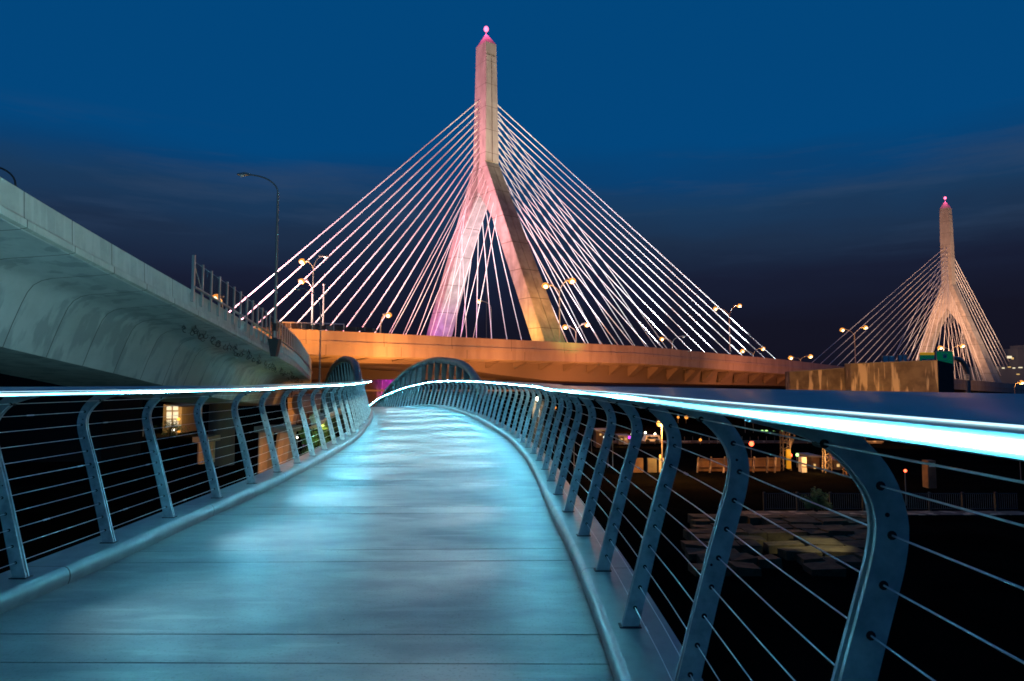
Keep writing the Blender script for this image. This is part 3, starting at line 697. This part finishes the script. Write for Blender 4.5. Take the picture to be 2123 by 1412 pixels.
sign('speed_limit_sign', 'small white speed limit sign reading 30 beside the curved gantry arm', 2001, 776, 2010, 787.5, 110, [('SPEED',.5,.17,.20,'k'), ('LIMIT',.5,.36,.20,'k'), ('30',.5,.70,.42,'k')], m=M_white)
gp = thing('sign_gantry', 'brown curved tube gantry holding the green signs', 'gantry', (px(2006,790,130).x,130,0))
mb = MB(); mb.tube(spline([px(1977,743,130),px(1990,746,130),px(2000,757,130),px(2006,775,130),px(2007,800,130),px(2007,830,130)], 6), .42, 12); mb.build('arm', M_pole, gp, smooth=True)
mb = MB(); mb.tube([px(2007,830,130), Vector((px(2007,830,130).x,130,-7.1))], .42, 12); mb.build('column', M_pole, gp, smooth=True)
for i, (x0, x1, y0, y1, n_) in enumerate(((1830,1856,738,752,2),(1862,1881,736,750,2))):
    a = px(x0,y0,122); b = px(x1,y1+5,122); T_ = thing('signboard', ('wider' if i == 0 else 'narrower')+' pair of pale panels standing on top of the stained wall', 'panel', (a.x,122,b.z))
    w = (b.x-a.x)/n_
    for j in range(n_): mb = MB(); mb.box((a.x+w*j+.1,122,b.z),(a.x+w*(j+1)-.1,122.1,a.z)); mb.build('panel', M_white, T_)
    mb = MB()
    for j in range(n_+1): mb.box((a.x+w*j-.06,122,b.z-2),(a.x+w*j+.06,122.15,a.z+.1))
    mb.build('frame', M_pole, T_)
# far building at the right
a = px(2050,760,330); b = px(2150,812,330)
fbld = thing('apartment_building', 'distant dark block of flats with a few lit windows at the far right edge', 'building', (a.x,330,-7))
mb = MB(); mb.box((a.x,330,-7.1),(b.x+20,350,px(0,760,330).z)); mb.box((px(2078,0,330).x,331,px(0,760,330).z),(b.x+20,350,px(0,722,330).z)); mb.build('wall', M_panel, fbld)
mb = MB(); mb.box((px(2090,0,330).x,333,px(0,722,330).z),(px(2107,0,330).x,340,px(0,715,330).z)); mb.build('roof', M_panel, fbld)
for x, y, w, h, m in ((2089,738,9,5,M_win),(2098,741,4,4,M_winw),(2078,762,5,2.2,M_win),(2090,760,6,2,M_winw),(2100,762,5,2,M_win),(2112,761,8,2,M_win),(2108,775,6,2,M_winw)):
    p0 = px(x,y,329.8); p1 = px(x+w,y+h,329.8); mb = MB(); mb.box((p0.x,329.8,p1.z),(p1.x,330.2,p0.z)); mb.build('window', m, fbld)

# ------------------------------------------------------------ things seen through the right railing
def bx(name, label, cat, x0, y0, x1, y1, d, m, depth=3, ground=True, parts=None):
    a = px(x0,y0,d); b = px(x1,y1,d); zb_ = -7.05 if ground else b.z
    T_ = thing(name, label, cat, (a.x,d,zb_)); mb = MB(); mb.box((a.x,d,zb_),(b.x,d+depth,a.z)); mb.build('wall', m, T_); return T_, a, b
GY = lambda d: 798+8.37*FPX/d
s1 = thing('street_lamp', 'bright sodium lamp on a pole in the yard, seen through the right railing', 'street lamp', (px(1370,878,60).x,60,-7))
h = px(1370,878,60); mb = MB(); mb.tube([Vector((h.x+.15,60.4,-7.1)), Vector((h.x+.15,60.4,h.z+.15))], .07, 8); mb.build('pole', M_pole, s1)
mb = MB(); mb.ball(h, .38, 0, (1,1,.8)); mb.build('lens', M_sodn, s1, smooth=True)
mb = MB(); mb.box((h.x-.25,59.8,h.z+.22),(h.x+.3,60.5,h.z+.32)); mb.build('luminaire', M_pole, s1)
bulb('yard_lamp_light', h+Vector((0,-.5,-.3)), SOD, 2600, .25)
s2 = thing('street_lamp', 'dazzling white lamp beside a pale wall, seen between the dense railing posts', 'street lamp', (px(1116,825,55).x,55,-7))
h = px(1116,827,55); mb = MB(); mb.tube([Vector((h.x+.1,55.3,-7.1)), Vector((h.x+.1,55.3,h.z+.1))], .06, 8); mb.build('pole', M_pole, s2)
mb = MB(); mb.ball(h, .24, 0, (1,1,.8)); mb.build('lens', M_whl, s2, smooth=True)
bulb('white_lamp_light', h+Vector((0,-.2,-.3)), (1,.95,.75), 260, .2)
T_, a, b = bx('pale_shed', 'pale wall of a small shed lit by the white lamp', 'shed', 1104, 832, 1128, 868, 57, M_wall, 2)
mb = MB(); mb.box((a.x-.1,56.9,a.z),(b.x+.1,59.1,a.z+.12)); mb.build('roof', M_dark, T_)
# yellow lit yard wall with panels
T_ = thing('yard_wall', 'yellow lit concrete yard wall with dark gaps under the sodium lamp', 'wall', (px(1320,950,66).x,66,-7))
for x0, x1, m in ((1310,1334,M_rust),(1343,1362,M_wall),(1366,1402,M_wall)):
    p0 = px(x0,950,66); p1 = px(x1,985,66); mb = MB(); mb.box((p0.x,66,-7.05),(p1.x,66.4,p0.z)); mb.build('panel', m, T_)
bulb('yard_wall_light', px(1372,950,65.0)+Vector((0,-.6,0)), (1,.62,.16), 220, .12)
e1 = MB(); e1.ball(px(1369,946,65.2), .12, 0, (1,1,1.5)); e1.build('lamp', M_sodn, T_)
T_ = thing('yard_fence', 'rust brown panelled yard fence with leaning posts', 'fence', (px(1445,952,66).x,66,-7))
for x0, x1 in ((1446,1471),(1473,1499),(1501,1527),(1529,1560),(1562,1588),(1590,1618)):
    p0 = px(x0,951,67); p1 = px(x1,985,67); mb = MB(); mb.box((p0.x,67,-7.05),(p1.x,67.2,p0.z)); mb.build('panel', M_rust, T_)
for x0 in (1446,1472,1500,1528,1561,1589,1605):
    p0 = px(x0,947,66.6); mb = MB(); mb.tube([Vector((p0.x+.1,66.5,p0.z)), Vector((p0.x-.25,65.9,-7.05))], .09, 6); mb.build('post', M_wall, T_)
mb = MB(); mb.tube([px(1446,952,66.7),px(1618,950,66.7)], .06, 6); mb.tube([px(1446,968,66.7),px(1618,967,66.7)], .06, 6); mb.build('rail', M_rust, T_)
bulb('fence_light', px(1480,925,62), SOD, 260, .2); bulb('fence_light', px(1590,915,60), SOD, 230, .2)
# distant road edge and traffic
T_ = thing('distant_guard_rail', 'long low pale guard rail beyond the yard', 'guard rail', (px(1300,918,98).x,98,-7))
mb = MB(); mb.box((px(1290,0,98).x,98,px(0,917,98).z),(px(1800,0,98).x,98.2,px(0,914,98).z)); mb.build('rail', M_wall, T_)
for x in range(1300, 1800, 17): 
    mb = MB(); p0 = px(x,905,98.3); mb.tube([Vector((p0.x,98.3,p0.z)), Vector((p0.x,98.3,-7))], .05, 5); mb.build('post', M_wall, T_)
bx('dark_embankment', 'dark embankment wall below the distant guard rail', 'wall', 1240, 918, 1830, 950, 98.5, M_rust, 4)
T_ = thing('parked_van', 'small pale van parked below the sodium lamp', 'van', (px(1355,915,94).x,94,-4))
p0 = px(1336,903,94); p1 = px(1369,915,94); mb = MB()
mb.hexa([Vector((p0.x,94,p1.z)),Vector((p1.x,94,p1.z)),Vector((p1.x,96,p1.z)),Vector((p0.x,96,p1.z))],[Vector((p0.x+.3,94.1,p0.z)),Vector((p1.x-.1,94.1,p0.z)),Vector((p1.x-.1,95.9,p0.z)),Vector((p0.x+.3,95.9,p0.z))]); mb.build('body', M_white, T_)
mb = MB(); mb.box((p0.x+.4,93.98,p0.z-.45),(p1.x-.3,94.05,p0.z-.15)); mb.build('window', M_dark, T_)
for q in (.2,.8):
    mb = MB(); c = Vector((p0.x+(p1.x-p0.x)*q,93.95,p1.z)); mb.tube([c, c+Vector((0,.25,0))], .3, 12); mb.build('wheel', M_dark, T_)
bulb('van_light', px(1355,890,92), SOD, 300, .3)
# scattered small lamps of the yard: (x, y, d, radius, material, what)
smalls = [(1312,901,100,.22,M_whl,'white'),(1423,865,150,.3,M_sod,'amber'),(1406,865,150,.2,M_sod,'amber'),(1558,920,80,.2,M_redl,'red'),
 (1463,903,130,.14,M_redl,'red'),(1434,897,130,.2,M_grn,'green'),(1462,896,130,.2,M_grn,'green'),(1476,895,130,.2,M_grn,'green'),(1477,904,130,.15,M_whl,'white'),
 (1505,900,130,.16,M_grn,'green'),(1545,866,120,.2,M_sod,'amber'),(1562,870,120,.24,M_sod,'amber'),(1580,895,125,.22,M_grn,'green'),(1589,895,125,.22,M_grn,'green'),
 (1604,898,125,.3,M_grn,'green'),(1621,896,125,.2,M_grn,'green'),(1596,913,120,.25,M_sod,'amber'),(1606,917,118,.2,M_redl,'red'),(1639,944,70,.12,M_redl,'red'),(1653,943,70,.12,M_grn,'green'),
 (1720,919,72,.13,M_redl,'red'),(1877,976,48,.07,M_redl,'red'),(1477,943,90,.14,M_grn,'green'),(1521,944,90,.2,M_redl,'red'),(1606,940,88,.1,M_redl,'red'),(1150,845,80,.14,M_sod,'amber'),
 (1226,848,85,.2,M_winw,'amber'),(1260,904,70,.12,M_whl,'white'),(1254,907,70,.12,M_whl,'white'),(1270,900,70,.1,M_whl,'white'),(1190,893,60,.16,M_winw,'amber'),(1305,907,95,.15,M_mag,'magenta'),(1338,897,98,.12,M_whl,'white'),(1358,900,97,.12,M_whl,'white'),
 (1440,943,90,.1,M_winw,'amber'),(1385,912,97,.12,M_redl,'red'),(1452,912,97,.15,M_sod,'amber'),(2115,938,60,.08,M_winw,'amber'),(2113,1034,60,.06,M_winw,'amber'),(2113,1082,50,.05,M_whl,'white')]
where = ['beyond the right railing']
for i, (x, y, d, r, m, c_) in enumerate(smalls):
    r *= 1.4; p0 = px(x,y,d); T_ = thing('yard_lamp', f'small {c_} lamp on a post in the yard seen through the right railing', 'lamp', (p0.x,d,-7), f'small {c_} lamps in the yard')
    mb = MB(); mb.ball(p0, r, 0, (1,1,1), 8, 6); mb.build('lens', m, T_, smooth=True)
    mb = MB(); mb.tube([p0+Vector((0,r*.6,-.02)), Vector((p0.x,d+r*.6,-7.05))], .035, 5); mb.build('post', M_pole, T_)
# low sheds of the yard lit green and brown
T_, a, b = bx('yard_shed', 'low grey green shed with lamps before it, at the far side of the yard', 'shed', 1572, 902, 1596, 915, 130, M_wall, 4)
T_, a, b = bx('storage_tank', 'green lit upright tank in the far yard', 'tank', 1431, 900, 1439, 915, 131, M_leaf, 2)
bulb('green_light', px(1435,896,129)+Vector((0,-1,0)), (.5,1,.2), 260, .2); bulb('green_light', px(1590,893,127), (.6,1,.4), 400, .2)
# more sheds, containers and lit fronts across the yard
for x0, y0, x1, y1, d, m, nm, ct, lb, wins in (
  (1236,893,1262,912,92,M_rust,'yard_shed','shed','rust brown shed with one small lit window behind the railing posts',((1243,899,1247,903),)),
  (1283,905,1305,918,97,M_wall,'yard_shed','shed','low tan shed left of the parked van with two lit windows',((1287,909,1291,912),(1296,909,1300,912))),
  (1508,903,1540,914,124,M_wall,'storage_container','container','long pale container in the far yard under green lamps',()),
  (1612,900,1640,914,122,M_rust,'storage_container','container','short rusty container in the far yard beside the crane mast',((1618,904,1622,907),)),
  (1682,948,1700,985,69,M_rust,'yard_shed','shed','narrow brown hut between the crane mast and the signal mast with a lit door',((1687,962,1692,984),)),
  (1730,955,1748,985,68,M_wall,'yard_shed','shed','small tan hut right of the signal mast with a lit window',((1735,962,1741,968),)),
  (1775,962,1810,985,70,M_rust,'storage_container','container','dim rusty container at the right end of the yard',())):
    T_, a, b = bx(nm, lb, ct, x0, y0, x1, y1, d, m, 3)
    mb = MB(); mb.box((a.x-.15,d-.15,a.z),(b.x+.15,d+3.15,a.z+.15)); mb.build('roof', M_pole, T_)
    for u0, v0, u1, v1 in wins:
        p0, p1 = px(u0,v0,d-.03), px(u1,v1,d-.03); mb = MB(); mb.box((p0.x,d-.03,p1.z),(p1.x,d-.005,p0.z)); mb.build('window', M_winw, T_)
for x, y, d, pw in ((1250,900,88,160),(1294,912,93,140),(1524,905,120,300),(1625,903,117,260),(1690,950,65,150),(1738,952,64,120)): bulb('yard_light', px(x,y,d), (1,.5,.14), pw, .2)
# lattice crane
def lattice(name, label, cat, x, y0, y1, d, w, m):
    a = px(x,y0,d); b = px(x,y1,d); T_ = thing(name, label, cat, (a.x,d,-7)); n_ = 8
    mb = MB()
    for sx in (-w,w):
        for sy in (-w,w): mb.tube([Vector((a.x+sx,d+sy,-7.05)), Vector((a.x+sx*.8,d+sy*.8,a.z))], .06, 5)
    mb.build('chord', m, T_)
    mb = MB(); H = a.z+7
    for i in range(10):
        z0 = -7+H*i/10; z1 = -7+H*(i+1)/10; s_ = 1 if i % 2 else -1
        mb.tube([Vector((a.x-w*s_,d-w,z0)), Vector((a.x+w*s_,d-w,z1))], .04, 4); mb.tube([Vector((a.x-w,d-w*s_,z0)), Vector((a.x-w,d+w*s_,z1))], .04, 4)
    mb.build('lacing', m, T_); return T_, a
T_, a = lattice('crane_mast', 'orange lit lattice crane mast standing in the yard', 'crane', 1627, 888, 985, 68, .38, M_wall)
mb = MB(); mb.tube([Vector((a.x+.3,68,px(0,935,68).z)), Vector((a.x+1.2,68,a.z))], .12, 5); mb.build('jib', M_wall, T_)
mb = MB(); mb.box((a.x-.1,67.3,px(0,972,67.3).z),(a.x+.25,67.6,px(0,932,67.3).z)); mb.build('ladder', M_yellow, T_)
lattice('signal_mast', 'orange lit lattice signal mast right of the crane mast', 'mast', 1713, 908, 985, 66, .3, M_wall)
lattice('signal_mast', 'dim short lattice mast far right of the crane mast', 'mast', 1758, 930, 985, 64, .35, M_rust)
bulb('crane_light', px(1650,935,62), SOD, 330, .2); bulb('crane_light', px(1725,925,61), SOD, 220, .2)
T_, a, b = bx('control_cabinet', 'upright cream cabinet beside the crane mast', 'cabinet', 1662, 948, 1673, 985, 66, M_white, .8)
mb = MB(); mb.box((a.x,65.97,px(0,968,66).z-.03),(b.x,65.99,px(0,968,66).z+.03)); mb.build('seam', M_dark, T_)
T_, a, b = bx('control_cabinet', 'small tan cabinet standing in the shade behind the nearest railing post', 'cabinet', 1923, 955, 1941, 982, 56, M_rust, .8)
mb = MB(); mb.box((a.x+.1,55.97,a.z-.5),(b.x-.1,55.99,a.z-.2)); mb.build('vent', M_white, T_)
bulb('cabinet_light', px(1900,930,52), (1,.5,.35), 40, .2)
# park fence above the stones
T_ = thing('park_fence', 'low dark park fence of thin bars above the granite bank', 'fence', (px(1600,1040,46).x,46,-7))
za = -7+1.15
fx0, fx1 = px(1560,0,46).x, px(2060,0,46).x
mb = MB(); 
for zz in (za, -7+.15): mb.tube([Vector((fx0,46,zz)), Vector((fx1,46,zz))], .03, 6)
mb.build('rail', M_black, T_)
mb = MB(); x = fx0
while x < fx1: mb.tube([Vector((x,46,-6.85)), Vector((x,46,za))], .012, 4); x += .14
mb.build('bar', M_panel, T_); x = fx0
while x < fx1+.1:
    mb = MB(); mb.box((x-.07,45.93,-7.05),(x+.07,46.07,za+.1)); mb.build('post', M_black, T_); x += 2.2
mb = MB(); mb.box((fx0-2,44.6,-7.02),(fx1,45.9,-6.97)); o = mb.build('path', M_wall); tag(o, kind='structure')
bulb('path_light', (px(1700,0,44).x,43.0,-4.5), (1,.85,.5), 18, .2)
# granite bank
rv = MB(); rnd = random.Random(11); y = 30.5; zlev = -9.6+2.6
row = 0
while y < 42:
    x = px(1400,0,y).x+rnd.random()
    while x < px(1765,0,y).x:
        w = rnd.uniform(1.0,2.3); dpt = rnd.uniform(.9,1.15); zt = -6.95+.05*row*.3+rnd.uniform(0,.12)
        if rnd.random() < .9:
            j = lambda: rnd.uniform(-.1,.1)
            lo = [Vector((x+j(),y+j(),-7.1)),Vector((x+w-.14+j(),y+j(),-7.1)),Vector((x+w-.14+j(),y+dpt+j(),-7.1)),Vector((x+j(),y+dpt+j(),-7.1))]
            hi = [v+Vector((j()*.5,j()*.5,7.1+zt+.25+j()*.8)) for v in lo]
            rv.hexa(lo, hi)
        x += w
    y += 1.35; row += 1
tag(rv.build('granite_revetment', M_granite), 'bank of rough granite blocks low down beyond the right railing', 'stone bank')
flood('stone_light', (px(1760,0,33).x,32,-2.5), (px(1640,0,35).x,35,-7), (1,.84,.46), 1300, 46, .12)

# ------------------------------------------------------------ things seen through the left railing
T_ = thing('office_building', 'tan building with lit windows seen through the left railing', 'building', (px(338,900,120).x,120,-7))
a = px(339,838,120); b = px(375,905,120)
mb = MB(); mb.hexa([Vector((a.x,120,-7.1)),Vector((b.x,120,-7.1)),Vector((b.x,128,-7.1)),Vector((a.x,128,-7.1))], [a, Vector((b.x,120,px(0,844,120).z)), Vector((b.x,128,px(0,844,120).z)), a+Vector((0,8,0))]); mb.build('wall', M_brick, T_)
for x in (346,359.5):
    for y0, y1 in ((843,850),(854,867),(871,883)):
        f = MB(); p0, p1 = px(x-.8,y0-.8,119.95), px(x+9.8,y1+.8,119.95); f.box((p0.x,119.93,p1.z),(p1.x,120.02,p0.z)); fo = f.build('window', M_stay, T_)
        f = MB(); p0, p1 = px(x,y0,119.9), px(x+9,y1,119.9); f.box((p0.x,119.88,p1.z),(p1.x,119.92,p0.z)); pn = f.build('pane', M_win, fo)
bulb('facade_light', px(372,868,116), (1,.62,.25), 900, .2); bulb('facade_light', px(345,850,112), (1,.75,.45), 700, .2)
for x, y, m, lb in ((370,869,M_sodn,'amber street lamp in front of the tan building'),(359,891,M_whl,'white street lamp low in front of the tan building'),(371,894,M_sodn,'small amber lamp at the foot of the tan building'),(261,868,M_sod,'small amber lamp alone in the dark at the left'),(301,860,M_grn,'small green signal lamp left of the tan building')):
    p0 = px(x,y,112); T_ = thing('street_lamp', lb, 'street lamp', (p0.x,112,-7)); mb = MB(); mb.ball(p0, .26, 0, (1,1,1), 10, 8); mb.build('lens', m, T_, smooth=True)
    mb = MB(); mb.tube([p0+Vector((-.4,.3,0)), Vector((p0.x-.4,112.3,-7.05))], .05, 6); mb.tube([p0+Vector((-.4,.3,0)), p0+Vector((0,.3,.3))], .04, 6); mb.build('pole', M_pole, T_)
T_, a, b = bx('dark_filler_block', 'black block added to cover the sky glow below the left viaduct', 'building', -700, 715, 215, 800, 75, M_matt, 8)  # made-up block, keeps the gap under the viaduct dark
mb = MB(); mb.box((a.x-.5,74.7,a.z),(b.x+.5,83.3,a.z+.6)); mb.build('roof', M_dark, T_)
# viaduct piers lit orange
def pier(label, x0, x1, y0, y1, d, slant=0, m=M_orange, lamp=None):
    a, b = px(x0,y0,d), px(x1,y1,d); T_ = thing('viaduct_pier', label, 'pier', (a.x,d,-7)); mb = MB()
    n = 10; w = (b.x-a.x)/2; cx = (a.x+b.x)/2
    lo = [Vector((cx+w*math.cos(6.283*k/n)+slant*0, d+1+1.2*math.sin(6.283*k/n), b.z)) for k in range(n)]
    hi = [v+Vector((slant,0,a.z-b.z)) for v in lo]; mb.hexa(lo, hi); mb.build('shaft', m, T_)
    mb = MB(); mb.box((cx+slant-w*1.15,d-.3,a.z),(cx+slant+w*1.15,d+2.3,a.z+.5)); mb.build('cap', M_girder, T_)
    if lamp: flood('pier_light', (cx+lamp[0]+1, d-6, lamp[1]-1), (cx, d, lamp[1]-1), SOD, lamp[2]*7, 50, .3)
pier('orange lit concrete pier in the dark right of the tan building', 404, 431, 917, 962, 62, 0, lamp=(.6,-3.5,90))
pier('dim left pier of the orange lit pair under the viaduct', 531, 553, 896, 995, 60, 0, lamp=(.5,-4.5,60))
pier('broad orange lit pier of the pair under the viaduct', 558, 592, 896, 985, 60, .5, lamp=(.5,-4,150))
sc_ = thing('slanted_column', 'bright orange slanted tower column under the viaduct end', 'column', (px(600,880,95).x,95,-7))
mb = MB()
def pr(x0,x1,y): a,b = px(x0,y,95),px(x1,y,95); return [a,b,b+Vector((0,2,0)),a+Vector((0,2,0))]
mb.hexa(pr(598,604,880), pr(596,617,825)); mb.build('shaft', M_orange, sc_)
mb = MB(); mb.hexa([v+Vector((0,.05,0)) for v in pr(598,604,925)], [v+Vector((0,.05,0)) for v in pr(597.5,604.5,880)]); mb.build('base', M_girder, sc_)
flood('column_light', px(612,905,88), px(606,845,95), SOD, 2600, 60, .3)
T_ = thing('rounded_beam_end', 'pinkish rounded concrete girder end right of the slanted column', 'girder', (px(640,850,90).x,90,0))
mb = MB(); a = px(618,812,90); b = px(662,812,90); mb.tube([px(640,838,90)+Vector((-1.6,0,0)), px(640,836,90)+Vector((1.5,3,0))], 1.35, 20); mb.build('beam', M_girder, T_, smooth=True)
flood('beam_light', px(640,880,82), px(640,836,91), (1,.5,.3), 900, 50, .3)
# trees
def tree(name, label, x, ytop, ybase, d, rad, n, m=M_leaf, seed=1):
    rnd = random.Random(seed); b = px(x,ybase,d); tp = px(x,ytop,d); H = tp.z-b.z
    T_ = thing(name, label, 'tree', (b.x,d,b.z)); mb = MB()
    mb.tube([b, b+Vector((.1,0,H*.3)), b+Vector((-.05,0,H*.75))], [.16,.12,.05], 7)
    for k in range(7):
        a = rnd.random()*6.28; z0 = b+Vector((0,0,H*(.25+.06*k))); mb.tube([z0, z0+Vector((math.cos(a)*rad*.7, math.sin(a)*rad*.7, H*.28))], [.07,.02], 5)
    mb.build('trunk', M_bark, T_)
    cl = [(Vector((rnd.gauss(0,.5)*rad, rnd.gauss(0,.5)*rad, H*(.3+.62*rnd.random()))), rad*rnd.uniform(.22,.45)) for _ in range(22)]
    mb = MB()
    for _ in range(n):
        c, r = rnd.choice(cl); v = Vector((rnd.gauss(0,1), rnd.gauss(0,1), rnd.gauss(0,1))).normalized()*r*rnd.random()**.4; p = b+c+v
        s_ = rnd.uniform(.05,.11); a1 = Vector((rnd.gauss(0,1), rnd.gauss(0,1), rnd.gauss(0,1))).normalized(); a2 = a1.orthogonal().normalized()
        mb.add([p-a1*s_, p+a2*s_*.6, p+a1*s_, p-a2*s_*.6], [(0,1,2,3)])
    mb.build('crown', m, T_); return T_
tree('leafy_tree', 'tree lit yellow green from below behind the left railing', 658, 876, 975, 70, 1.5, 2600, seed=2)
tree('leafy_tree', 'smaller tree with a bright lime lit crown, right of the other lit tree', 632, 884, 980, 72, 1.2, 1600, seed=5)
tree('leafy_tree', 'dark tree silhouetted against the tan building', 351, 866, 925, 110, 2.0, 1500, seed=8)
tree('leafy_bush', 'dim bush on the path above the granite bank', 1690, 1018, 1060, 43.5, .8, 1500, seed=9)
bulb('tree_light', px(665,900,67), (.75,1,.12), 160, .15); bulb('tree_light', px(640,905,69), (.5,1,.15), 90, .15)
for x, y, m, c_ in ((616,907,M_whl,'white'),(607,924,M_whl,'white'),(596,915,M_sod,'amber'),(631,922,M_mag,'magenta'),(610,884,M_mag,'magenta'),(664,872,M_winw,'amber')):
    p0 = px(x,y,74); T_ = thing('garden_lamp', f'small {c_} lamp near the lit trees behind the left railing', 'lamp', (p0.x,74,-7), f'small {c_} lamps near the lit trees')
    mb = MB(); mb.ball(p0, .11, 0, (1,1,1), 8, 6); mb.build('lens', m, T_, smooth=True); mb = MB(); mb.tube([p0+Vector((0,.08,0)), Vector((p0.x,74.08,-7.05))], .03, 5); mb.build('post', M_pole, T_)

# ------------------------------------------------------------ floodlights of the place, and one added fill
K = 1.0
PINK = (1, .36, .50); CRM = (1, .80, .50)
# larger tower: pink from the approach side, cream on the outer mast face, white inside the legs
flood('tower_flood', C1-UX*60+VX*4+Z*9, C1+Z*56, (1,.36,.46), 420000, 52, 1.5)
flood('tower_flood', C1-UX*45-VX*4+Z*9, C1+Z*26, (1,.28,.38), 120000, 80, 1.5)
flood('tower_flood', C1+VX*60+UX*15+Z*10, C1+Z*68, (1,.78,.46), 210000, 30, 1.5)
flood('tower_flood', C1+VX*15-UX*4+Z*10, C1-VX*10+Z*32, (1,.82,.90), 27000, 56, 1)
flood('tower_flood', C1-VX*11-UX*8+Z*9.5, C1-VX*19+Z*15, (.7,.05,1), 6000, 80, .5)
flood('tower_flood', C1+VX*20-UX*12+Z*9, C1+VX*21+Z*17, (1,.46,.06), 15000, 80, .5)
flood('tower_flood', C1+VX*36+UX*1+Z*9, C1+VX*22+Z*15, (.30,.75,.12), 2600, 80, .5)
flood('tower_flood', C1+VX*60-UX*5+Z*4, C1+VX*12+Z*30, (1,.42,.18), 24000, 46, 1)
# cables of the larger tower
flood('cable_flood', C1+UX*75+VX*19+Z*11, C1+UX*45+VX*6+Z*38, (.86,.95,1), 62000, 120, 1)
flood('cable_flood', C1+UX*40+VX*20+Z*11, C1+UX*22+VX*4+Z*42, (.92,.90,1), 62000, 120, 1)
flood('cable_flood', C1+UX*14+VX*20+Z*11, C1+UX*12+VX*4+Z*36, (.95,.80,1), 26000, 120, 1)
flood('cable_flood', C1+UX*96+VX*22+Z*9, C1+UX*70+VX*8+Z*24, (.86,.95,1), 42000, 120, 1)
flood('cable_flood', C1+UX*58+VX*22+Z*10, C1+UX*40+VX*2+Z*30, (.9,.92,1), 36000, 120, 1)
flood('cable_flood', C1-UX*52+VX*12+Z*10, C1-UX*30+Z*38, (1,.66,.58), 60000, 110, 1)
flood('cable_flood', C1-UX*22+VX*14+Z*10, C1-UX*12+Z*34, (1,.62,.54), 26000, 110, 1)
# smaller tower
flood('tower_flood', C2-UX*60+VX*24+Z*14, C2+Z*52, (1,.46,.24), 170000, 50, 1.5)
flood('tower_flood', C2-UX*45+VX*10+Z*12, C2+Z*22, (1,.46,.24), 120000, 60, 1.5)
flood('tower_flood', C2+VX*60+UX*10+Z*12, C2+Z*44, (1,.58,.36), 120000, 60, 1.5)
flood('cable_flood', C2-UX*70+VX*30+Z*12, C2-UX*40+Z*28, (1,.60,.42), 80000, 110, 1)
flood('cable_flood', C2+UX*45+VX*34+Z*12, C2+UX*28+Z*28, (1,.62,.42), 80000, 110, 1)
# orange wash on the road deck
flood('deck_flood', (-14,86,8.6), (-35,96,9.2), (1,.30,.045), 36000, 44, 1)
flood('deck_flood', (-24,120,-3), (-22,138,3), (1,.35,.12), 3000, 120, .6)
bulb('panel_fill_light', (-40,103,12), (.8,1,.45), 900, .3)  # added fill without a lamp of its own, brightens the grey panel band
flood('deck_flood', (-14,94,-4), (-10,112,6), (1,.30,.07), 44000, 120, 1)
flood('deck_flood', (-16,92,-4), (-25,104,8), (1,.30,.05), 26000, 62, 1)
flood('deck_flood', (0,104,-4), (8,125,6), (1,.29,.08), 22000, 120, 1)
flood('deck_flood', (20,114,-5), (22,136,4), (1,.28,.08), 26000, 120, 1)
flood('deck_flood', (60,138,-5), (64,168,4), (1,.27,.10), 24000, 130, 1)
flood('abutment_flood', (-22,143,-4), (-20,150,1), (.6,.03,1), 36000, 120, .5)
# stained walls
flood('wall_flood', px(1700,850,105)+Vector((0,-3,-3)), px(1720,785,114), (1,.42,.04), 3500, 120, .3)
flood('wall_flood', px(1850,880,85), px(1860,780,106), (1,.50,.20), 15000, 100, .5)
flood('sign_flood', px(1940,790,112), px(1940,742,127), (1,.9,.7), 900, 90, .2)
# cool street light falling on the viaduct
flood('viaduct_flood', (2,6,9), (-17,28,6), (.66,.95,.86), 7600, 110, 1)
flood('viaduct_flood', (-4,20,-4), (-20,34,5), (.35,.85,1), 5600, 120, 1)
